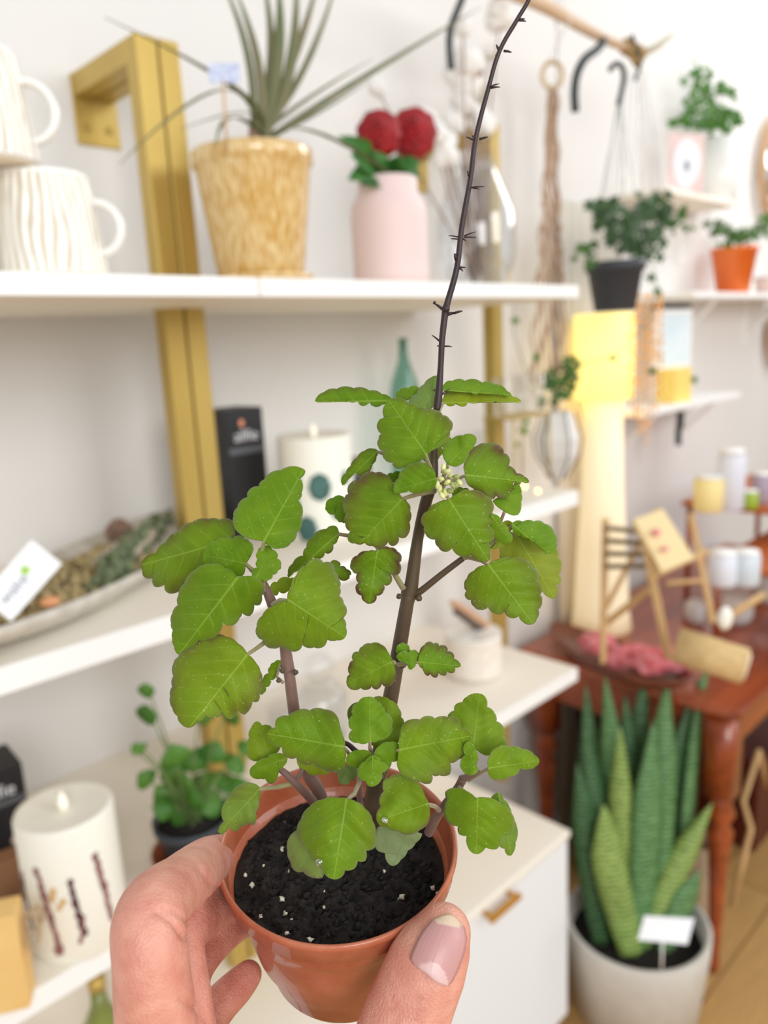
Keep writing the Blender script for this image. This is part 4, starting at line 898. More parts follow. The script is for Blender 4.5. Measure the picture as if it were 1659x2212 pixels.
# ---- leaf material
def leaf_mat():
    m = bpy.data.materials.new('herb_leaf'); m.use_nodes = True; nt = m.node_tree; N = nt.nodes; L = nt.links; b = N['Principled BSDF']
    def math_(op, a, b_=None, c=None, clamp=False):
        n = N.new('ShaderNodeMath'); n.operation = op; n.use_clamp = clamp
        for i, v in enumerate((a, b_, c)):
            if v is None: continue
            if isinstance(v, (int, float)): n.inputs[i].default_value = v
            else: L.new(v, n.inputs[i])
        return n.outputs[0]
    def mix(f, a, b_, mode='MIX'):
        n = N.new('ShaderNodeMixRGB'); n.blend_type = mode
        for i, v in enumerate((f, a, b_)):
            if isinstance(v, (int, float)): n.inputs[i].default_value = v
            elif isinstance(v, tuple): n.inputs[i].default_value = v
            else: L.new(v, n.inputs[i])
        return n.outputs[0]
    uv = N.new('ShaderNodeUVMap'); uv.uv_map = 'leafuv'; sx = N.new('ShaderNodeSeparateXYZ'); L.new(uv.outputs[0], sx.inputs[0]); S, W = sx.outputs[0], sx.outputs[1]
    vc = N.new('ShaderNodeVertexColor'); vc.layer_name = 'tone'; sc = N.new('ShaderNodeSeparateColor'); L.new(vc.outputs[0], sc.inputs[0]); E, PU, YE = sc.outputs[0], sc.outputs[1], sc.outputs[2]
    pale = vc.outputs[1]
    tc = N.new('ShaderNodeTexCoord')
    n1 = N.new('ShaderNodeTexNoise'); n1.inputs['Scale'].default_value = 160; n1.inputs['Detail'].default_value = 4; L.new(tc.outputs['Object'], n1.inputs[0])
    n2 = N.new('ShaderNodeTexNoise'); n2.inputs['Scale'].default_value = 1500; n2.inputs['Detail'].default_value = 2; L.new(tc.outputs['Object'], n2.inputs[0])
    n3 = N.new('ShaderNodeTexNoise'); n3.inputs['Scale'].default_value = 60; L.new(tc.outputs['Object'], n3.inputs[0])
    base = mix(math_('MULTIPLY_ADD', n1.outputs[0], 1.6, -.3, True), lin((92, 134, 2)), lin((132, 168, 16)))
    base = mix(math_('MULTIPLY_ADD', n3.outputs[0], 1.4, -.35, True), base, lin((110, 154, 4)))
    base = mix(math_('MULTIPLY', YE, .8), base, lin((164, 174, 34)))
    # veins
    aw = math_('ABSOLUTE', W)
    mid = math_('SUBTRACT', 1.0, math_('MULTIPLY', aw, math_('MULTIPLY_ADD', S, 60, 44)), None, True)
    q = math_('FRACT', math_('MULTIPLY', math_('SUBTRACT', S, math_('MULTIPLY', aw, math_('MULTIPLY_ADD', aw, .7, .6))), 5.2))
    side = math_('SUBTRACT', 1.0, math_('MULTIPLY', math_('ABSOLUTE', math_('SUBTRACT', q, .5)), 13), None, True)
    side = math_('MULTIPLY', side, math_('SUBTRACT', 1.0, E, None, True))
    vein = math_('MAXIMUM', mid, math_('MULTIPLY', side, .5))
    base = mix(math_('MULTIPLY', vein, .62), base, lin((176, 206, 84)))
    # purple margins
    e2 = math_('POWER', E, 3.0)
    tipw = math_('MULTIPLY_ADD', S, 1.6, -.55, True)
    nz = math_('MULTIPLY_ADD', n1.outputs[0], 3.2, -1.15, True)
    body = math_('MULTIPLY', math_('MULTIPLY_ADD', PU, 3.0, -.75, True), math_('MULTIPLY', math_('MULTIPLY', tipw, math_('POWER', E, 1.6)), math_('MULTIPLY_ADD', n3.outputs[0], 3, -.8, True)))
    f = math_('MAXIMUM', math_('MULTIPLY', math_('MULTIPLY', e2, math_('MULTIPLY', PU, 2.2)), math_('MULTIPLY_ADD', nz, .75, .25)), math_('MULTIPLY', body, math_('MULTIPLY_ADD', nz, .5, .6)))
    f = math_('MINIMUM', f, .92)
    base = mix(f, base, lin((96, 46, 44)))
    hl = math_('POWER', E, 26.0); base = mix(math_('MULTIPLY', hl, .35), base, lin((190, 196, 150)))
    sp = math_('GREATER_THAN', n2.outputs[0], .71); base = mix(math_('MULTIPLY', sp, .6), base, lin((214, 222, 160)))
    base = mix(pale, base, lin((150, 164, 118)))
    L.new(base, b.inputs['Base Color']); b.inputs['Roughness'].default_value = .55; b.inputs['Specular IOR Level'].default_value = .25
    b.inputs['Sheen Weight'].default_value = .18; b.inputs['Sheen Roughness'].default_value = .5; b.inputs['Sheen Tint'].default_value = (.9, 1, .8, 1)
    hgt = math_('ADD', math_('MULTIPLY', vein, .12), math_('MULTIPLY', n1.outputs[0], .9)); bp = N.new('ShaderNodeBump'); bp.inputs['Strength'].default_value = .9; bp.inputs['Distance'].default_value = .0009
    L.new(hgt, bp.inputs['Height']); L.new(bp.outputs[0], b.inputs['Normal'])
    t = N.new('ShaderNodeBsdfTranslucent'); tcol = mix(.45, base, (1, 1, .25, 1), 'MULTIPLY'); L.new(base, t.inputs[0])
    mx = N.new('ShaderNodeMixShader'); mx.inputs[0].default_value = .38; L.new(b.outputs[0], mx.inputs[1]); L.new(t.outputs[0], mx.inputs[2]); L.new(mx.outputs[0], N['Material Output'].inputs[0])
    return m
m_leaf = leaf_mat()
m_pet = mat('petiole', (160, 128, 104), .6, col2=(146, 152, 84), scale=90, sheen=.4, tl=.15)
m_stem = mat('herb_stem', (86, 72, 44), .55, col2=(68, 46, 38), scale=70, sheen=.1, stretch=(1, 1, .4))
m_spike = mat('spike_stem', (36, 18, 22), .5, col2=(54, 30, 30), scale=120)

def leaf(crop, base, tip, pts, d, dt=0.0, cup=.12, droop=.0, pu=.3, ye=.2, pale=0.0, scal=.17, pet=None, name='leaf', parent=None, label=None):
    """outline given by its notches; every stretch between two notches bulges outwards into a lobe"""
    ox, oy, k_ = crop; T = lambda p: (ox+p[0]*k_, oy+p[1]*k_)
    b = Vector(T(base)); t = Vector(T(tip)); P2 = [Vector(T(p)) for p in pts]; n = len(P2)
    A = sum(P2[i].x*P2[(i+1) % n].y-P2[(i+1) % n].x*P2[i].y for i in range(n)); sg = 1 if A > 0 else -1
    out = []
    for i in range(n):
        p, q = P2[i], P2[(i+1) % n]; c = q-p; ln = c.length; nn_ = Vector((c.y, -c.x))/max(ln, 1e-6)*sg; m_ = max(3, int(ln/2.6)); amp = scal*1.35*min(ln, 40)
        for j in range(m_): u_ = j/m_; out.append(p+c*u_+nn_*amp*math.sin(math.pi*u_)**.8)
    ax_ = t-b; Ln = ax_.length; ax_.normalize(); lt = Vector((-ax_.y, ax_.x)); N_ = len(out); KR = 9
    rs = random.Random(int(b.x*7+b.y*13)); seed = Vector((rs.uniform(0, 50), rs.uniform(0, 50), 0))
    wm = max(abs((p-b).dot(lt)) for p in out)/Ln
    vs = []; uv = []; vc = []; fs = []; mpp = d/FPX
    def place(p2):
        s_ = (p2-b).dot(ax_)/Ln; w_ = (p2-b).dot(lt)/Ln
        ripple = .035*math.sin((s_-abs(w_)*.75)*5.2*2*math.pi)*min(1, abs(w_)*6)*.22
        dz = dt*max(s_, -.2)+Ln*mpp*(cup*(abs(w_)**1.6)*2.2+droop*s_*s_+ripple*.7+.11*noise.noise(Vector((s_*2.6, w_*2.6, 0))+seed))
        return CAM+ray(p2.x, p2.y)*(d+dz), s_, w_
    mids = {}; idx = []; MG = 26
    for p in out:
        s0 = (p-b).dot(ax_)/Ln; w0 = abs((p-b).dot(lt))/Ln; sm_ = min(.97, max(.01, s0-.35*w0)); sm_ = round(sm_*MG)/MG; mp = b+ax_*Ln*sm_; row = []
        for kx in range(KR+1):
            if kx == 0 and sm_ in mids: row.append(mids[sm_]); continue
            q = (kx/KR)**.85; v_, s_, w_ = place(mp.lerp(p, q)); row.append(len(vs)); vs.append(v_); uv.append((s_, w_)); vc.append((q, pu, ye, pale))
            if kx == 0: mids[sm_] = row[0]
        idx.append(row)
    for i in range(N_):
        i2 = (i+1) % N_
        for kx in range(KR):
            fc = (idx[i][kx], idx[i][kx+1], idx[i2][kx+1], idx[i2][kx]); fs.append(fc if fc[0] != fc[3] else fc[:3])
    g = M().add(vs, fs); g.uv = uv; g.vc = vc
    o = part(name, g, m_leaf, parent or plant, label=label, solid=.00028)
    if pet:
        pp = [place(b)[0]]+[CAM+ray(x, y)*dd for x, y, dd in pet[0]]
        q = []
        for i in range(len(pp)-1):
            for j in range(4): q.append(pp[i].lerp(pp[i+1], j/4))
        q.append(pp[-1]); r_ = pet[1]*mpp; part('petiole', M().tube(q, [r_*(.8+.5*i/len(q)) for i in range(len(q))], 9), m_pet, o)
    return o
C5 = (300, 980, .2893); C6 = (680, 790, .33755); C7 = (440, 1480, .4581); C1 = (0, 0, 1); C9 = (560, 1340, .33755)
# upper left branch
leaf(C5, (935, 650), (1225, 125), [(925, 640), (745, 590), (707, 470), (735, 405), (812, 325), (815, 285), (895, 245), (935, 195), (1060, 125), (1215, 110), (1243, 135), (1200, 182), (1215, 290), (1190, 350), (1215, 478), (1180, 590), (1135, 665), (1060, 705), (965, 680)], .228, .012, pu=.1, ye=.05, scal=.12, pet=([(566, 1190, .229), (560, 1240, .229), (572, 1268, .229)], 5))
leaf(C5, (640, 660), (25, 830), [(25, 800), (130, 740), (200, 660), (300, 580), (400, 512), (520, 488), (600, 492), (690, 496), (715, 580), (700, 640), (600, 800), (400, 950), (320, 1005), (260, 1042), (205, 1030), (195, 975), (118, 993), (105, 930), (40, 920), (28, 870)], .238, .012, droop=.1, pu=.45, ye=.25, scal=.10, pet=([(520, 1205, .236), (560, 1250, .23)], 4))
leaf(C5, (800, 820), (490, 760), [(795, 815), (785, 860), (770, 915), (730, 940), (640, 860), (500, 830), (485, 760), (515, 690), (575, 655), (640, 632), (700, 640), (745, 612), (790, 640), (830, 660), (850, 690), (845, 735), (815, 775)], .231, .004, pu=0, ye=.05, scal=.13, pet=([(548, 1232, .23), (566, 1262, .229)], 4))
leaf(C5, (890, 895), (990, 710), [(845, 905), (858, 870), (885, 850), (888, 790), (885, 735), (930, 697), (985, 700), (992, 722), (1030, 742), (1030, 782), (1060, 835), (1040, 872), (1000, 902), (970, 942), (920, 945), (880, 942)], .226, .003, pu=0, ye=.05, pet=([(566, 1250, .228), (572, 1268, .229)], 4))
leaf(C5, (735, 928), (300, 1500), [(722, 912), (640, 850), (540, 825), (430, 862), (340, 970), (297, 1055), (292, 1130), (252, 1190), (242, 1262), (256, 1320), (252, 1380), (265, 1440), (295, 1500), (370, 1462), (445, 1388), (500, 1390), (590, 1345), (628, 1262), (690, 1285), (752, 1225), (770, 1190), (830, 1210), (860, 1128), (905, 1125), (918, 1060), (930, 990), (890, 932), (810, 915), (755, 932)], .222, .004, cup=.3, droop=.15, pu=.18, ye=.08, scal=.09, pet=([(530, 1248, .224), (572, 1275, .229)], 4))
leaf(C5, (1125, 1098), (1545, 1375), [(1110, 1090), (1140, 1000), (1180, 905), (1250, 830), (1320, 780), (1378, 815), (1440, 820), (1460, 882), (1488, 930), (1500, 1000), (1495, 1062), (1530, 1120), (1550, 1190), (1520, 1222), (1545, 1300), (1540, 1372), (1480, 1392), (1398, 1380), (1385, 1437), (1310, 1445), (1218, 1425), (1190, 1470), (1110, 1460), (1058, 1435), (1000, 1452), (940, 1422), (922, 1387), (885, 1362), (880, 1290), (922, 1210), (1000, 1142), (1080, 1110)], .219, .002, cup=.25, pu=.22, ye=.25, scal=.11, pet=([(605, 1296, .224), (590, 1306, .229)], 5))
leaf(C5, (810, 1500), (385, 2035), [(800, 1490), (740, 1420), (650, 1367), (580, 1352), (500, 1390), (440, 1397), (370, 1462), (290, 1522), (258, 1570), (258, 1660), (250, 1740), (235, 1812), (252, 1900), (290, 1960), (312, 2012), (380, 2045), (430, 2008), (500, 1953), (560, 1975), (630, 1938), (682, 1985), (742, 1913), (790, 1947), (848, 1850), (890, 1850), (900, 1790), (918, 1700), (905, 1620), (870, 1560), (822, 1512)], .226, -.004, cup=.22, droop=.1, pu=.42, ye=.4, scal=.09, pet=([(555, 1400, .229), (574, 1386, .231), (600, 1380, .232)], 5))
leaf(C5, (1490, 600), (1115, 925), [(1490, 592), (1470, 540), (1400, 562), (1300, 622), (1252, 700), (1228, 760), (1150, 820), (1115, 892), (1117, 925), (1150, 882), (1200, 862), (1250, 820), (1300, 770), (1360, 780), (1388, 738), (1430, 740), (1450, 680), (1485, 640)], .236, .006, cup=.5, pu=.42, ye=.2, scal=.12, pet=([(760, 1158, .236), (800, 1160, .237), (860, 1240, .237)], 5))
leaf(C5, (1420, 850), (1585, 905), [(1430, 810), (1490, 805), (1500, 842), (1550, 862), (1585, 905), (1550, 900), (1570, 930), (1490, 930), (1400, 880)], .232, .004, pu=.7, ye=.1)
leaf(C5, (985, 990), (1160, 940), [(985, 980), (1030, 960), (1130, 930), (1165, 935), (1130, 1000), (1110, 1030), (1040, 1025), (1025, 1060), (1000, 1040)], .237, .004, pu=0, ye=.7)
leaf(C5, (1055, 1565), (908, 1790), [(1055, 1545), (1062, 1590), (1022, 1612), (1025, 1660), (980, 1690), (980, 1722), (945, 1742), (930, 1790), (908, 1797), (905, 1740), (930, 1680), (970, 1640), (980, 1590), (1010, 1560)], .236, .003, pu=.15, ye=.2, pet=([(598, 1462, .235), (612, 1475, .234)], 3))
# crown
leaf(C6, (480, 225), (5, 233), [(2, 226), (60, 170), (140, 150), (250, 145), (350, 160), (430, 182), (492, 212), (430, 250), (380, 262), (350, 235), (302, 258), (275, 225), (220, 232), (190, 210), (120, 215), (70, 200), (20, 230)], .232, .006, pu=.35, ye=.0, scal=.10, cup=.5, pet=([(870, 880, .228), (920, 920, .225)], 4))
w2 = leaf(C6, (820, 240), (1320, 232), [(805, 250), (832, 200), (850, 150), (900, 130), (1000, 140), (1100, 150), (1200, 180), (1270, 200), (1322, 232), (1240, 210), (1218, 217), (1170, 190), (1138, 217), (1060, 198), (1038, 237), (975, 225), (960, 260), (902, 240), (875, 260), (835, 242)], .233, .006, pu=.1, ye=.85, scal=.12, pet=([(945, 895, .229), (935, 930, .226)], 4))
leaf(C6, (830, 160), (1260, 190), [(818, 165), (830, 115), (880, 97), (960, 97), (1070, 109), (1150, 120), (1230, 165), (1258, 192), (1200, 180), (1138, 148), (1115, 162), (1060, 150), (1028, 187), (990, 150), (940, 165), (900, 135), (860, 132)], .230, .006, pu=.25, ye=.0, scal=.12, name='leaf_fold', parent=w2)
leaf(C6, (700, 265), (785, 70), [(600, 235), (650, 182), (700, 120), (740, 80), (782, 65), (805, 110), (800, 150), (765, 160), (775, 200), (760, 262), (720, 282), (660, 267)], .224, .006, pu=.15, ye=.1, pale=.3, cup=.6, scal=.08)
leaf(C6, (600, 215), (520, 190), [(520, 190), (545, 160), (600, 145), (665, 140), (640, 182), (600, 212), (560, 217), (525, 205)], .232, .003, pu=.05, ye=.1)
leaf(C6, (708, 560), (472, 222), [(715, 562), (750, 532), (820, 490), (860, 457), (862, 422), (882, 390), (865, 345), (820, 318), (780, 287), (720, 285), (670, 270), (600, 240), (540, 215), (480, 220), (450, 250), (445, 332), (405, 362), (405, 410), (427, 435), (410, 470), (408, 520), (440, 550), (445, 597), (498, 620), (512, 650), (570, 650), (632, 625), (685, 597)], .213, .006, cup=.12, pu=.32, ye=.12, scal=.12, pet=([(922, 992, .214), (932, 1018, .219), (940, 1045, .221)], 5))
leaf(C6, (850, 632), (1030, 452), [(855, 612), (820, 580), (825, 520), (870, 475), (950, 447), (1000, 438), (1033, 462), (1020, 512), (985, 550), (970, 600), (930, 635), (880, 642)], .217, .004, pu=.12, ye=.05, scal=.09, pet=([(966, 1014, .219), (955, 1035, .221)], 4))
leaf(C6, (968, 700), (1365, 745), [(965, 690), (960, 620), (987, 560), (1040, 512), (1100, 497), (1190, 517), (1208, 560), (1240, 580), (1240, 640), (1290, 690), (1340, 710), (1370, 740), (1360, 752), (1320, 733), (1310, 760), (1278, 735), (1250, 762), (1275, 790), (1238, 805), (1210, 850), (1158, 830), (1140, 855), (1080, 820), (1010, 782), (970, 742)], .219, .006, pu=.62, ye=.05, scal=.10, pet=([(990, 1034, .220), (955, 1048, .221)], 4))
leaf(C6, (772, 722), (505, 802), [(775, 715), (740, 642), (690, 620), (630, 625), (572, 655), (535, 720), (505, 782), (510, 812), (560, 812), (600, 800), (650, 815), (702, 805), (752, 790), (778, 752)], .210, .003, pu=.25, ye=.0, scal=.09, pet=([(946, 1042, .216), (958, 1052, .221)], 4))
leaf(C6, (560, 852), (300, 1125), [(555, 845), (500, 800), (490, 742), (440, 690), (390, 685), (302, 698), (285, 735), (230, 750), (215, 820), (190, 852), (185, 910), (202, 950), (195, 1010), (227, 1060), (215, 1120), (260, 1137), (320, 1133), (370, 1152), (430, 1160), (470, 1118), (490, 1152), (527, 1140), (535, 1093), (580, 1100), (605, 1000), (610, 930), (590, 872)], .217, .004, cup=.15, pu=.48, ye=.12, scal=.12, pet=([(900, 1068, .218), (940, 1060, .221)], 5))
leaf(C6, (858, 858), (1110, 1248), [(850, 865), (782, 880), (722, 930), (680, 990), (702, 1030), (710, 1080), (770, 1113), (792, 1160), (832, 1190), (878, 1168), (950, 1222), (1000, 1210), (1060, 1247), (1110, 1252), (1122, 1200), (1103, 1130), (1140, 1110), (1132, 1040), (1103, 1025), (1150, 980), (1133, 940), (1140, 880), (1090, 830), (1000, 797), (920, 815), (880, 850)], .214, .004, cup=.15, pu=.42, ye=.15, scal=.11, pet=([(964, 1068, .216), (952, 1055, .221)], 4))
leaf(C6, (200, 890), (75, 910), [(190, 845), (120, 845), (70, 902), (77, 930), (130, 950), (145, 985), (175, 1000), (197, 1005), (203, 930)], .233, .003, pu=.05, ye=.0, pet=([(770, 1090, .234), (850, 1120, .236)], 3))
leaf(C6, (398, 1190), (350, 1515), [(395, 1190), (340, 1190), (272, 1215), (230, 1262), (240, 1310), (270, 1332), (280, 1390), (262, 1430), (300, 1470), (320, 1510), (370, 1518), (395, 1470), (440, 1440), (440, 1402), (482, 1395), (485, 1332), (540, 1330), (540, 1260), (555, 1240), (530, 1190), (480, 1165), (432, 1165)], .222, .004, pu=.78, ye=.05, scal=.14, pet=([(820, 1178, .226), (850, 1235, .229), (872, 1272, .231)], 5))
leaf(C6, (1115, 1280), (1395, 1652), [(1110, 1275), (1170, 1242), (1260, 1232), (1340, 1240), (1395, 1292), (1430, 1330), (1420, 1372), (1450, 1420), (1443, 1465), (1455, 1502), (1430, 1560), (1420, 1620), (1390, 1655), (1332, 1640), (1308, 1600), (1250, 1612), (1213, 1570), (1180, 1592), (1108, 1545), (1060, 1562), (1018, 1540), (1000, 1500), (963, 1480), (970, 1440), (958, 1410), (975, 1360), (1020, 1312), (1080, 1280)], .222, .002, cup=.2, pu=.35, ye=.22, scal=.11, pet=([(1040, 1212, .224), (1012, 1204, .226), (1000, 1206, .227)], 4))
leaf(C6, (1290, 1085), (1530, 1490), [(1260, 1080), (1200, 1140), (1185, 1200), (1190, 1242), (1340, 1240), (1395, 1292), (1440, 1400), (1460, 1450), (1530, 1492), (1550, 1460), (1545, 1400), (1575, 1380), (1560, 1330), (1578, 1290), (1560, 1220), (1550, 1170), (1500, 1110), (1400, 1080)], .237, .004, pu=.12, ye=1.0, pale=.12, scal=.09, pet=([(1100, 1150, .234), (1080, 1168, .232), (1020, 1204, .228)], 4))
leaf(C6, (1270, 1020), (1480, 1198), [(1265, 1005), (1330, 1000), (1400, 997), (1470, 1012), (1530, 1070), (1545, 1130), (1535, 1182), (1480, 1203), (1510, 1160), (1470, 1150), (1430, 1108), (1400, 1117), (1380, 1088), (1350, 1102), (1320, 1078), (1290, 1087), (1265, 1045)], .226, .004, cup=.5, pu=.05, ye=.0, scal=.13, pet=([(1095, 1142, .229), (1080, 1165, .231)], 3))
leaf(C6, (1215, 932), (1285, 745), [(1205, 915), (1150, 882), (1140, 865), (1215, 840), (1275, 800), (1280, 745), (1305, 762), (1322, 820), (1320, 872), (1300, 955), (1240, 945)], .224, .003, pu=.0, ye=.1, scal=.09, pet=([(1082, 1125, .227), (1072, 1160, .231)], 4))
leaf(C6, (1135, 965), (1250, 1128), [(1130, 955), (1148, 950), (1190, 1010), (1240, 1062), (1255, 1130), (1190, 1125), (1150, 1090), (1128, 1040)], .218, .002, cup=.4, pu=0, ye=.05, pet=([(1075, 1160, .225), (1040, 1200, .228)], 3))
leaf(C6, (400, 550), (180, 760), [(404, 545), (370, 530), (320, 545), (270, 590), (230, 642), (200, 690), (172, 720), (180, 765), (210, 730), (215, 700), (260, 665), (280, 702), (330, 690), (370, 630), (395, 582)], .226, .004, cup=.4, pu=.5, ye=.1, scal=.10, pet=([(828, 980, .225), (900, 1010, .225)], 4))
leaf(C6, (550, 700), (460, 710), [(460, 705), (500, 688), (555, 686), (560, 730), (500, 745)], .224, 0, pu=.1, ye=.0)
leaf(C6, (1255, 1020), (1195, 1030), [(1195, 1010), (1260, 1000), (1270, 1040), (1200, 1052)], .232, 0, pu=0, ye=1)
leaf(C6, (1210, 1120), (1120, 1150), [(1110, 1140), (1150, 1115), (1200, 1105), (1215, 1135), (1170, 1165), (1125, 1160)], .230, 0, pu=0, ye=.9)
leaf(C6, (720, 600), (870, 470), [(700, 560), (800, 480), (872, 460), (862, 500), (810, 520), (800, 580), (750, 608), (700, 610)], .229, .002, pu=.1, ye=.9, pale=.1)
leaf(C6, (950, 800), (885, 810), [(880, 830), (900, 790), (950, 785), (990, 800), (940, 850)], .224, .001, pu=.1, ye=.2)
# middle node
leaf(C9, (855, 262), (575, 400), [(862, 290), (840, 250), (815, 200), (780, 155), (715, 148), (662, 165), (638, 200), (600, 215), (600, 255), (575, 285), (580, 345), (560, 380), (580, 437), (650, 432), (700, 440), (720, 420), (750, 442), (785, 405), (820, 425), (862, 385), (870, 330)], .224, .004, pu=.55, ye=.2, scal=.12, pet=([(852, 1432, .232)], 4))
leaf(C9, (1020, 268), (1290, 292), [(1020, 262), (1025, 220), (1060, 155), (1080, 138), (1115, 150), (1140, 145), (1150, 165), (1195, 165), (1203, 200), (1238, 210), (1243, 245), (1290, 290), (1250, 300), (1243, 335), (1197, 322), (1192, 352), (1145, 335), (1130, 368), (1095, 342), (1075, 355), (1050, 310), (1022, 285)], .224, .003, pu=.85, ye=.0, scal=.12, pet=([(880, 1434, .230), (858, 1436, .233)], 4))
leaf(C9, (955, 250), (885, 165), [(885, 215), (878, 180), (900, 152), (935, 150), (962, 182), (960, 205), (900, 225)], .226, 0, pu=.05, ye=0)
leaf(C9, (940, 240), (965, 315), [(880, 225), (955, 205), (980, 192), (1010, 198), (1018, 240), (1000, 272), (985, 305), (962, 316), (958, 275), (920, 262), (885, 245)], .224, 0, pu=.05, ye=0)
# base rosette
leaf(C7, (262, 490), (72, 698), [(265, 485), (230, 462), (170, 470), (125, 522), (85, 590), (95, 642), (68, 690), (90, 702), (120, 665), (145, 690), (180, 663), (215, 650), (240, 657), (245, 600), (262, 540)], .228, .002, pu=.3, ye=.2, pale=.2, scal=.08, pet=([(600, 1700, .234), (632, 1692, .236)], 5))
leaf(C7, (308, 330), (250, 172), [(300, 342), (255, 357), (215, 345), (205, 300), (215, 250), (225, 200), (250, 170), (275, 190), (318, 195), (310, 240), (362, 290), (340, 322)], .237, .002, pu=.05, ye=.45, scal=.10, pet=([(598, 1655, .236)], 3))
leaf(C7, (375, 350), (220, 412), [(395, 340), (350, 320), (300, 342), (240, 375), (218, 402), (225, 430), (270, 440), (290, 440), (320, 465), (345, 440), (350, 402), (378, 380)], .232, .002, pu=.05, ye=.15, scal=.10, pet=([(606, 1660, .235)], 4))
leaf(C7, (440, 345), (590, 400), [(440, 345), (480, 400), (545, 418), (600, 400), (560, 350)], .236, 0, pu=.1, ye=.7)
leaf(C7, (658, 290), (300, 228), [(662, 300), (655, 240), (635, 200), (625, 140), (570, 115), (500, 118), (430, 125), (400, 145), (345, 160), (340, 200), (300, 220), (305, 262), (370, 292), (385, 335), (440, 342), (470, 372), (520, 365), (568, 395), (600, 407), (650, 400), (668, 350)], .224, .002, cup=.2, pu=.3, ye=.1, scal=.10, pet=([(752, 1625, .232), (770, 1660, .24)], 4))
leaf(C7, (785, 262), (780, 60), [(785, 265), (730, 272), (685, 250), (700, 212), (683, 180), (705, 140), (700, 112), (730, 80), (770, 55), (820, 78), (840, 100), (855, 130), (882, 150), (885, 192), (880, 230), (830, 258)], .222, .003, pu=.05, ye=.05, scal=.12, pet=([(799, 1615, .224), (803, 1632, .227)], 4))
leaf(C7, (830, 288), (880, 70), [(800, 60), (840, 55), (880, 70), (920, 110), (930, 150), (945, 172), (930, 212), (925, 257), (880, 290), (830, 292), (780, 270), (700, 182), (680, 150), (690, 100), (740, 80)], .231, .003, pu=.25, ye=.35, scal=.10, pet=([(812, 1640, .232)], 4))
leaf(C7, (795, 328), (680, 350), [(795, 325), (740, 305), (680, 330), (675, 367), (700, 382), (735, 388), (775, 368)], .222, .002, pu=.05, ye=.05, scal=.10)
leaf(C7, (798, 335), (790, 475), [(800, 330), (762, 360), (730, 390), (735, 440), (765, 452), (785, 478), (830, 457), (840, 412), (870, 390), (840, 360)], .219, -.002, cup=.3, pu=.05, ye=.05, scal=.10)
leaf(C7, (805, 330), (915, 278), [(803, 332), (830, 285), (880, 268), (922, 280), (917, 312), (915, 352), (885, 362), (870, 395), (830, 378)], .221, .002, pu=.05, ye=.05, scal=.10)
leaf(C7, (680, 385), (640, 455), [(635, 430), (640, 395), (680, 380), (715, 385), (718, 430), (690, 452), (655, 468)], .238, .0, pu=.05, ye=.0, pale=.5)
leaf(C7, (922, 305), (1255, 240), [(925, 300), (930, 232), (945, 178), (1020, 162), (1060, 145), (1090, 157), (1150, 150), (1200, 162), (1213, 200), (1255, 225), (1255, 257), (1223, 285), (1235, 322), (1200, 350), (1160, 367), (1160, 420), (1110, 425), (1078, 425), (1070, 462), (1020, 455), (960, 440), (920, 402), (918, 340)], .221, .004, pu=.3, ye=.2, scal=.09, pet=([(848, 1625, .228), (830, 1680, .236)], 4))
leaf(C7, (1270, 288), (1300, 45), [(1270, 290), (1240, 225), (1215, 202), (1200, 160), (1150, 145), (1182, 120), (1185, 95), (1220, 80), (1240, 55), (1300, 40), (1330, 60), (1335, 102), (1370, 130), (1380, 170), (1415, 202), (1413, 240), (1430, 280), (1370, 310), (1340, 332), (1300, 312)], .233, .004, pu=.1, ye=.3, scal=.09, pet=([(1030, 1640, .232), (1012, 1678, .231)], 4))
leaf(C7, (1280, 402), (1240, 272), [(1248, 265), (1280, 300), (1290, 350), (1280, 372), (1295, 400), (1260, 425), (1220, 402), (1210, 365), (1235, 330), (1225, 290)], .223, .001, pu=0, ye=.1, scal=.10, pet=([(1020, 1670, .228)], 3))
leaf(C7, (1348, 390), (1580, 358), [(1342, 385), (1350, 330), (1385, 292), (1440, 290), (1500, 302), (1560, 330), (1583, 358), (1565, 382), (1530, 395), (1490, 390), (1478, 417), (1440, 430), (1400, 442), (1360, 440), (1340, 410)], .224, .004, pu=.1, ye=.2, scal=.10, pet=([(1035, 1672, .227), (1012, 1685, .230)], 4))
leaf(C7, (672, 545), (612, 912), [(690, 540), (640, 532), (560, 540), (500, 572), (460, 632), (440, 692), (460, 742), (490, 770), (510, 812), (558, 850), (570, 890), (610, 915), (650, 905), (665, 873), (710, 865), (725, 828), (760, 830), (765, 780), (805, 765), (808, 700), (795, 640), (760, 582), (720, 550)], .214, -.006, cup=.28, pu=.22, ye=.15, scal=.08, pet=([(765, 1715, .222), (776, 1690, .228), (778, 1672, .232)], 5))
leaf(C7, (470, 700), (552, 902), [(450, 680), (402, 720), (395, 780), (410, 832), (430, 875), (470, 880), (500, 902), (560, 908), (565, 870), (510, 820), (470, 740)], .2225, -.003, pu=.75, ye=.3, pale=.35, scal=.08, label='purple tinged curled leaf')
leaf(C7, (1050, 560), (818, 640), [(900, 420), (950, 432), (1010, 460), (1040, 522), (1065, 590), (1058, 642), (1020, 682), (960, 705), (920, 688), (860, 667), (830, 660), (813, 620), (835, 572), (830, 530), (850, 502), (848, 450), (872, 440)], .220, -.002, cup=.2, pu=.3, ye=.25, scal=.08, pet=([(940, 1742, .228), (948, 1750, .230)], 5))
leaf(C7, (960, 690), (895, 850), [(820, 670), (860, 665), (920, 690), (1030, 702), (1000, 742), (962, 780), (930, 822), (895, 852), (870, 840), (855, 790), (815, 775), (808, 720)], .230, .0, pu=0, ye=.1, pale=.85, scal=.08, label='pale grey-green leaf showing its underside')
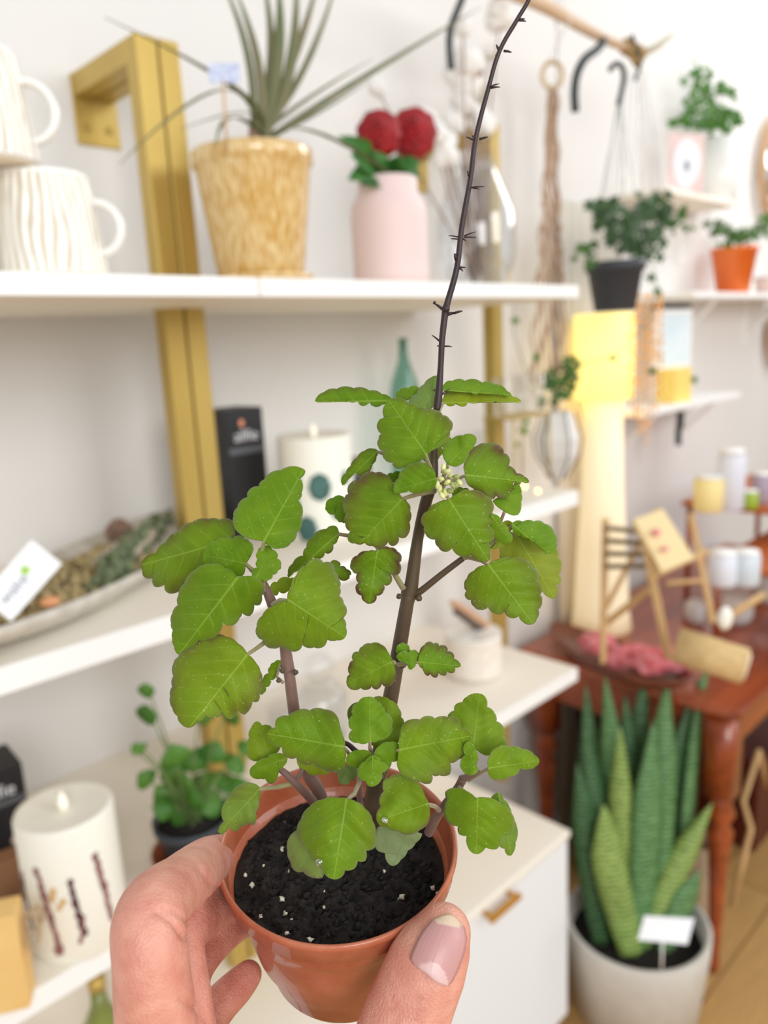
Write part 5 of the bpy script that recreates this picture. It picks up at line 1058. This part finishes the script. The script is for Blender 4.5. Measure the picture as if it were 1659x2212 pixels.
leaf(C7, (1290, 542), (1285, 792), [(1140, 502), (1180, 485), (1240, 500), (1280, 537), (1330, 530), (1400, 560), (1450, 602), (1465, 650), (1448, 700), (1410, 715), (1380, 772), (1330, 763), (1290, 797), (1255, 780), (1240, 710), (1205, 702), (1200, 665), (1150, 642), (1135, 580), (1150, 540)], .219, .002, cup=.3, pu=.1, ye=.15, scal=.08, pet=([(1010, 1715, .226), (990, 1700, .229)], 4))
leaf(C7, (1390, 515), (1448, 800), [(1355, 530), (1390, 505), (1415, 540), (1440, 572), (1450, 620), (1475, 662), (1470, 740), (1450, 802), (1430, 800), (1420, 770), (1395, 760), (1400, 640)], .230, .002, pu=.1, ye=.1, pale=.15, scal=.08)

# ---- stems
m_side = mat('side_stem_skin', (130, 100, 88), .6, col2=(104, 76, 66), scale=80, sheen=.15)
def spath(pts, sub=6):
    P_ = [CAM+ray(x, y)*d for x, y, d, r in pts]; W_ = [r*d/FPX for x, y, d, r in pts]; n = len(P_); q = []; w_ = []
    for i in range(n-1):
        p0, p1, p2, p3 = P_[max(0, i-1)], P_[i], P_[i+1], P_[min(n-1, i+2)]
        for j in range(sub):
            t_ = j/sub; q.append(.5*((2*p1)+(p2-p0)*t_+(2*p0-5*p1+4*p2-p3)*t_*t_+(3*p1-p0-3*p2+p3)*t_**3)); w_.append(W_[i]*(1-t_)+W_[i+1]*t_)
    q.append(P_[-1]); w_.append(W_[-1]); return q, w_
q, w_ = spath([(802, 1790, .249, 21), (806, 1736, .247, 21), (826, 1600, .243, 18), (845, 1500, .240, 17), (866, 1380, .237, 16), (880, 1300, .234, 15), (884, 1284, .234, 19), (889, 1262, .233, 15), (903, 1161, .230, 12), (920, 1085, .227, 13), (934, 1040, .225, 12), (938, 960, .224, 8), (943, 885, .223, 7)])
main = part('main_stem', M().tube(q, w_, 18), m_stem, plant)
g = M()
for (x, y, d, r_) in ((862, 1288, .231, 6), (905, 1292, .231, 7), (850, 1470, .236, 7), (870, 1436, .234, 8)): g.ell(CAM+ray(x, y)*d, r_*d/FPX, None, 12, 8, .4)
part('node_bump', g, m_stem, main)
q, w_ = spath([(943, 885, .223, 7.5), (947, 860, .2228, 8.5), (952, 790, .222, 6.5), (955, 733, .221, 6.8), (961, 680, .2205, 7.5), (963, 667, .220, 9), (967, 652, .220, 7), (987, 578, .219, 6.5), (998, 488, .218, 6.2), (1016, 387, .217, 5.8), (1028, 297, .216, 5.5), (1055, 191, .214, 5), (1079, 110, .212, 4.8), (1118, 41, .210, 4.6), (1142, 0, .209, 4.5), (1166, -60, .207, 4)])
spike = part('flower_spike', M().tube(q, w_, 12), m_spike, plant, label='bare dark purple flower spike')
stubs = [((961, 672), (938, 655), 3.5), ((938, 655), (940, 652), 3.2), ((965, 680), (982, 676), 4), ((980, 677), (999, 672), 3), ((953, 740), (933, 724), 2.2), ((958, 748), (976, 749), 2), ((952, 747), (944, 748), 2), ((986, 578), (1006, 578), 2.4), ((994, 580), (1000, 586), 2), ((986, 562), (982, 548), 4.5), ((990, 512), (969, 509), 1.6), ((990, 517), (974, 516), 1.6), ((1003, 510), (1027, 501), 1.8), ((1003, 513), (1029, 513), 1.6), ((1000, 516), (1007, 521), 2),
         ((1018, 405), (1046, 403), 1.8), ((1022, 406), (1036, 409), 1.8), ((1012, 380), (1010, 369), 2.4), ((1022, 302), (1007, 296), 2.2), ((1024, 298), (1019, 293), 2), ((1036, 301), (1054, 296), 2.4), ((1036, 299), (1048, 300), 1.8), ((1060, 190), (1080, 188), 2.2), ((1060, 187), (1078, 181), 2), ((1078, 110), (1072, 97), 3), ((1078, 118), (1070, 120), 2.6), ((1088, 110), (1105, 113), 2.8), ((1120, 44), (1136, 46), 2.4), ((1122, 42), (1134, 41), 2),
         ((955, 850), (972, 840), 1.4), ((955, 852), (974, 848), 1.4), ((943, 848), (938, 840), 1.6), ((1138, 2), (1146, -2), 4)]
for (x0, y0), (x1, y1), r_ in stubs:
    d = .2205-.0000155*(672-y0)*1.0; a = CAM+ray(x0, y0)*d; b = CAM+ray(x1, y1)*(d-random.uniform(-.0015, .0015)); m_ = a.lerp(b, .55)+_u*.0001
    part('dry_calyx', M().tube([a, m_, b], [r_*d/FPX, r_*.9*d/FPX, r_*.45*d/FPX], 7), m_spike, spike)
for nm, pl_ in (('side_stem', [(700, 1745, .249, 15), (686, 1705, .247, 14), (665, 1670, .246, 14), (645, 1600, .243, 13), (635, 1535, .240, 13), (624, 1450, .237, 12), (622, 1446, .237, 15), (616, 1400, .235, 12), (603, 1345, .233, 11), (589, 1307, .231, 12), (576, 1275, .230, 10), (569, 1258, .229, 7)]),
                ('side_stem', [(925, 1800, .243, 10), (948, 1757, .239, 10), (972, 1725, .235, 9), (990, 1700, .232, 9), (1000, 1682, .230, 10)]),
                ('side_stem', [(1000, 1682, .230, 8), (1020, 1674, .228, 7), (1034, 1665, .227, 5)]),
                ('side_branch', [(892, 1286, .234, 8), (910, 1276, .232, 7.5), (955, 1240, .229, 7), (1000, 1206, .227, 6.5)]),
                ('side_branch', [(880, 1284, .234, 7), (868, 1266, .233, 6.5), (852, 1240, .232, 5.5), (838, 1216, .232, 5)]),
                ('side_stem', [(690, 1748, .243, 9), (668, 1722, .239, 9.5), (642, 1695, .236, 9), (618, 1672, .235, 8), (600, 1658, .235, 6)]),
                ('side_stem', [(636, 1690, .236, 5), (648, 1672, .237, 5), (660, 1655, .238, 5)]),
                ('side_stem', [(778, 1740, .240, 7), (777, 1700, .233, 7), (784, 1670, .228, 7), (800, 1640, .226, 6)]),
                ('side_branch', [(712, 1600, .245, 5), (748, 1606, .245, 5), (768, 1622, .245, 6), (792, 1640, .246, 6)]),
                ('side_branch', [(1020, 1202, .228, 4), (1060, 1180, .230, 4), (1085, 1140, .231, 4)])):
    q, w_ = spath(pl_); part(nm, M().tube(q, w_, 14), (m_side if pl_[0][0] > 600 and nm == 'side_stem' else m_stem) if nm != 'side_branch' or pl_[0][3] > 6 else m_spike, plant)
g = M()
for (x, y, r_) in ((610, 1448, 6), (638, 1452, 6), (602, 1470, 5)): g.ell(CAM+ray(x, y)*.233, r_*.233/FPX, None, 12, 8, .4)
part('node_bump', g, m_stem, plant)
random.seed(11)
for i, (x, y) in enumerate([(960, 1020), (974, 1028), (952, 1034), (985, 1030), (992, 1042), (966, 1042), (978, 1048), (950, 1056), (962, 1064), (972, 1060), (945, 1048), (958, 1010), (984, 1050), (966, 1018), (955, 1070)]):
    c_ = CAM+ray(x, y)*(.2125+random.uniform(-.001, .001)); g = M().ell(c_, (.00085, .0007, .0011), Matrix.Rotation(random.uniform(0, 3), 3, 'X'), 10, 7, .3)
    part('flower_bud', g, mat('bud_yellow', (226, 226, 160), .6, col2=(190, 200, 120), scale=900) if i % 3 else mat('bud_green', (150, 160, 90), .6), plant)
part('bud_stalk', M().tube([CAM+ray(940, 1055)*.2205, CAM+ray(958, 1045)*.2165, CAM+ray(968, 1035)*.2135], .0008, 8), m_pet, plant)
# water drop on the front leaf
for x, y, r_, d in ((690, 1862, 9, .2105), (700, 1872, 6, .210), (832, 1772, 8, .2165)):
    part('water_drop', M().ell(CAM+ray(x, y)*d, r_*.00013, None, 16, 10), thin_glass('water', (248, 250, 248), .2), plant)

# ---------------------------------------------------------------- the hand
def H(x, y, d): return CAM+ray(x, y)*d
chains = [
 # index finger, from the palm up over the knuckle and round behind the rim
 [(350, 2480, .205, .0135), (345, 2330, .196, .0112), (336, 2200, .190, .0098), (326, 2080, .187, .0090), (322, 2000, .190, .0092), (342, 1952, .197, .0088), (386, 1912, .211, .0078), (425, 1882, .229, .0080), (452, 1862, .250, .0079), (484, 1850, .268, .0072), (545, 1845, .284, .0062)],
 # middle finger
 [(420, 2480, .218, .0130), (402, 2330, .212, .0102), (390, 2180, .211, .0088), (380, 2080, .214, .0082), (386, 2025, .220, .0078), (430, 1982, .234, .0068), (478, 1948, .253, .0068), (525, 1940, .273, .0066), (580, 1940, .286, .0058)],
 # ring finger
 [(470, 2480, .230, .0120), (430, 2330, .226, .0092), (408, 2200, .227, .0074), (404, 2120, .230, .0068), (430, 2068, .238, .0064), (474, 2022, .251, .0061), (522, 1988, .267, .0060), (580, 1975, .281, .0054)],
 # little finger
 [(520, 2480, .236, .0105), (430, 2320, .236, .0080), (432, 2240, .240, .0066), (468, 2178, .246, .0060), (512, 2132, .252, .0056), (536, 2106, .255, .0047)],
 # thumb
 [(620, 2560, .208, .0180), (760, 2420, .206, .0160), (842, 2310, .209, .0132), (872, 2215, .2115, .0120), (900, 2140, .212, .0114), (925, 2080, .212, .0110), (950, 2030, .213, .0092), (957, 2014, .2135, .0078)],
 # palm and wrist
 [(350, 2480, .205, .016), (430, 2600, .208, .022), (540, 2660, .205, .026), (620, 2560, .208, .020)],
 [(450, 2560, .222, .018), (560, 2640, .222, .024), (520, 2900, .200, .028), (500, 3300, .180, .026), (480, 4200, .160, .030)],
]
hv = [[(H(x, y, d), r_) for x, y, d, r_ in c] for c in chains]
caps = []
for c in hv:
    sm_ = []
    n = len(c)
    for i in range(n-1):
        p0, p1, p2, p3 = c[max(0, i-1)][0], c[i][0], c[i+1][0], c[min(n-1, i+2)][0]
        for j in range(6):
            t_ = j/6; sm_.append((.5*((2*p1)+(p2-p0)*t_+(2*p0-5*p1+4*p2-p3)*t_*t_+(3*p1-p0-3*p2+p3)*t_**3), c[i][1]*(1-t_)+c[i+1][1]*t_))
    sm_.append(c[-1]); caps.append(sm_)
g = M()
for sm_ in caps:
    g.tube([p for p, r in sm_], [r for p, r in sm_], 26)
    g.ell(sm_[-1][0], sm_[-1][1], None, 26, 16); g.ell(sm_[0][0], sm_[0][1], None, 26, 16)
hand_c = H(420, 2300, .21)
tmp = bpy.data.objects.new('tmp', _mesh('tmp', g, hand_c)); COL.objects.link(tmp)
rm = tmp.modifiers.new('r', 'REMESH'); rm.mode = 'VOXEL'; rm.voxel_size = .0009
sm2 = tmp.modifiers.new('s', 'SMOOTH'); sm2.factor = .5; sm2.iterations = 14
me = bpy.data.meshes.new_from_object(tmp.evaluated_get(bpy.context.evaluated_depsgraph_get())); bpy.data.objects.remove(tmp); me.name = 'hand'
nv = len(me.vertices); co = np.empty(nv*3); me.vertices.foreach_get('co', co); co = co.reshape(-1, 3); no = np.empty(nv*3); me.vertices.foreach_get('normal', no); no = no.reshape(-1, 3)
wc = co+np.array(hand_c)[None]-np.array(CAM)[None]
zz_ = wc @ np.array(_f); sxp = CX+FPX*(wc @ np.array(_r))/zz_; syp = CY-FPX*(wc @ np.array(_u))/zz_
# creases and knuckle wrinkles as real relief: lines across the joints, (x0,y0)-(x1,y1), depth, width, distance range
disp = np.zeros(nv); red = np.zeros(nv)
def crease(pts, dep_, wid, z0, z1):
    global disp, red
    best = np.full(nv, 1e9)
    for (x0, y0), (x1, y1) in zip(pts[:-1], pts[1:]):
        dx, dy = x1-x0, y1-y0; t_ = np.clip(((sxp-x0)*dx+(syp-y0)*dy)/(dx*dx+dy*dy), 0, 1); best = np.minimum(best, np.hypot(sxp-x0-t_*dx, syp-y0-t_*dy))
    m_ = (zz_ > z0) & (zz_ < z1); gss = np.exp(-(best/wid)**2)*m_; disp -= gss*dep_; red += gss*.6
crease([(335, 1968), (372, 1988), (398, 2022)], .0011, 7, .17, .205)
crease([(352, 1962), (388, 1976), (410, 1996)], .0006, 5, .17, .21)
crease([(428, 1872), (448, 1900), (470, 1925)], .0005, 6, .20, .235)
crease([(392, 2160), (430, 2180), (452, 2212)], .0008, 7, .17, .215)
for i in range(7):
    y0 = 2150+i*9; crease([(842+4*i % 9, y0+6), (866, y0-3+2*(i % 2)), (892, y0+2), (912-5*(i % 3), y0+9)], .0005, 3.2, .18, .215)
crease([(450, 2180), (470, 2160), (478, 2140)], .0004, 5, .22, .26)
for i, (px, py, rr_, st) in enumerate(((318, 1962, 60, .5), (450, 1890, 60, .35), (440, 2020, 50, .9), (480, 2060, 60, 1.0), (535, 2110, 40, .9), (500, 2190, 60, 1.0), (425, 2150, 45, .8), (360, 2130, 60, .4), (965, 2040, 40, .5), (940, 2160, 60, .3), (385, 2000, 35, 1.0), (520, 1980, 50, .8), (880, 2190, 60, .25), (300, 2180, 90, .2))):
    red += st*np.exp(-(((sxp-px)**2+(syp-py)**2)/rr_**2))
co += no*disp[:, None]; me.vertices.foreach_set('co', co.ravel()); me.update()
ca = me.color_attributes.new('tone', 'FLOAT_COLOR', 'POINT'); red = np.clip(red, 0, 1); ca.data.foreach_set('color', np.stack([red, red*0, red*0, red*0+1], 1).ravel())
def skin():
    m = bpy.data.materials.new('skin'); m.use_nodes = True; nt = m.node_tree; N = nt.nodes; L = nt.links; b = N['Principled BSDF']; tc = N.new('ShaderNodeTexCoord')
    n1 = N.new('ShaderNodeTexNoise'); n1.inputs['Scale'].default_value = 130; n1.inputs['Detail'].default_value = 6; L.new(tc.outputs['Object'], n1.inputs[0])
    c1 = N.new('ShaderNodeValToRGB'); e = c1.color_ramp.elements; e[0].position = .35; e[0].color = lin((206, 136, 116)); e[1].position = .68; e[1].color = lin((224, 164, 142)); L.new(n1.outputs[0], c1.inputs[0])
    vc = N.new('ShaderNodeVertexColor'); vc.layer_name = 'tone'; mx = N.new('ShaderNodeMixRGB'); mu = N.new('ShaderNodeMath'); mu.operation = 'MULTIPLY'; mu.inputs[1].default_value = .55
    L.new(vc.outputs[0], mu.inputs[0]); L.new(mu.outputs[0], mx.inputs[0]); L.new(c1.outputs[0], mx.inputs[1]); mx.inputs[2].default_value = lin((188, 74, 72)); L.new(mx.outputs[0], b.inputs['Base Color'])
    b.inputs['Roughness'].default_value = .48; b.inputs['Subsurface Weight'].default_value = .12; b.inputs['Subsurface Radius'].default_value = (.006, .0022, .0012); b.inputs['Subsurface Scale'].default_value = 1
    v = N.new('ShaderNodeTexVoronoi'); v.inputs['Scale'].default_value = 1500; L.new(tc.outputs['Object'], v.inputs[0]); n2 = N.new('ShaderNodeTexNoise'); n2.inputs['Scale'].default_value = 420; n2.inputs['Detail'].default_value = 5; L.new(tc.outputs['Object'], n2.inputs[0])
    ad = N.new('ShaderNodeMath'); ad.operation = 'ADD'; L.new(v.outputs[0], ad.inputs[0]); L.new(n2.outputs[0], ad.inputs[1]); bp = N.new('ShaderNodeBump'); bp.inputs['Strength'].default_value = .4; bp.inputs['Distance'].default_value = .0005
    L.new(ad.outputs[0], bp.inputs['Height']); L.new(bp.outputs[0], b.inputs['Normal']); return m
hand = bpy.data.objects.new('hand', me); COL.objects.link(hand); hand.location = hand_c; me.materials.clear(); me.materials.append(skin()); me.polygons.foreach_set('use_smooth', [True]*len(me.polygons))
tag(hand, 'bare hand gripping the small terracotta coloured pot, thumb in front and fingers curled behind', 'hand')
# thumbnail laid onto the thumb
th = caps[4]
def sdf(p): return min((p-c).length-r for c, r in th)
def hit(px, py):
    t_ = .16; d = ray(px, py)
    for _ in range(60):
        s_ = sdf(CAM+d*t_)
        if s_ < 1e-5: break
        t_ += s_/d.length
    return min(t_, .2145)
# nail outline rows from free edge (top) to cuticle (bottom): left and right ends
rows = [((952, 1981), (985, 1985)), ((932, 1990), (1003, 2004)), ((916, 2008), (1008, 2028)), ((903, 2028), (1005, 2048)), ((895, 2046), (1000, 2066)), ((889, 2060), (994, 2084)), ((886, 2071), (986, 2102)), ((893, 2082), (978, 2118)), ((922, 2100), (968, 2130))]
vs = []; fs = []; vc = []; NC = 16; rr2 = []
for i in range(len(rows)-1):
    for j in range(4):
        q = j/4; rr2.append((Vector(rows[i][0]).lerp(Vector(rows[i+1][0]), q), Vector(rows[i][1]).lerp(Vector(rows[i+1][1]), q)))
rr2.append((Vector(rows[-1][0]), Vector(rows[-1][1])))
nr = len(rr2); side_ax = (Vector(rows[6][1])-Vector(rows[6][0])).normalized()
for i, (l_, r_) in enumerate(rr2):
    for j in range(NC+1):
        q = j/NC; p = l_.lerp(r_, q)+Vector((-.35, .9))*(-8*math.sin(math.pi*q) if i < 2 else 6*math.sin(math.pi*q)*(i/nr)**2); t_ = hit(p.x, p.y)
        e_ = .00016+.0009*math.sin(math.pi*q)**.7*(.6+.4*math.sin(math.pi*i/nr)); d = ray(p.x, p.y)
        vs.append(CAM+d*(t_-e_)); f_ = i/nr
        lun = 1 if (f_ > .66+.34*(2*q-1)**2 and f_ < 1) else 0; tipw = 1 if f_ < .10+.05*math.sin(math.pi*q) else 0; vc.append((lun, tipw, q, 1))
for i in range(nr-1):
    for j in range(NC): a = i*(NC+1)+j; fs.append((a, a+NC+1, a+NC+2, a+1))
g = M().add(vs, fs); g.vc = vc
def nail_mat():
    m = bpy.data.materials.new('nail'); m.use_nodes = True; nt = m.node_tree; N = nt.nodes; L = nt.links; b = N['Principled BSDF']; vc = N.new('ShaderNodeVertexColor'); vc.layer_name = 'tone'; s = N.new('ShaderNodeSeparateColor'); L.new(vc.outputs[0], s.inputs[0])
    a = N.new('ShaderNodeMixRGB'); a.inputs[1].default_value = lin((192, 142, 138)); a.inputs[2].default_value = lin((214, 176, 172)); L.new(s.outputs[0], a.inputs[0])
    c = N.new('ShaderNodeMixRGB'); c.inputs[2].default_value = lin((214, 190, 164)); L.new(a.outputs[0], c.inputs[1]); L.new(s.outputs[1], c.inputs[0]); L.new(c.outputs[0], b.inputs['Base Color'])
    b.inputs['Roughness'].default_value = .42; b.inputs['Coat Weight'].default_value = .1
    w_ = N.new('ShaderNodeTexNoise'); w_.inputs['Scale'].default_value = 24; cm = N.new('ShaderNodeCombineXYZ'); L.new(s.outputs[2], cm.inputs[0]); L.new(cm.outputs[0], w_.inputs[0]); bp = N.new('ShaderNodeBump'); bp.inputs['Strength'].default_value = .35; bp.inputs['Distance'].default_value = .0004; L.new(w_.outputs[0], bp.inputs['Height']); L.new(bp.outputs[0], b.inputs['Normal']); return m
part('thumbnail', g, nail_mat(), hand, label='pinkish thumbnail with pale half moon', solid=.0004)
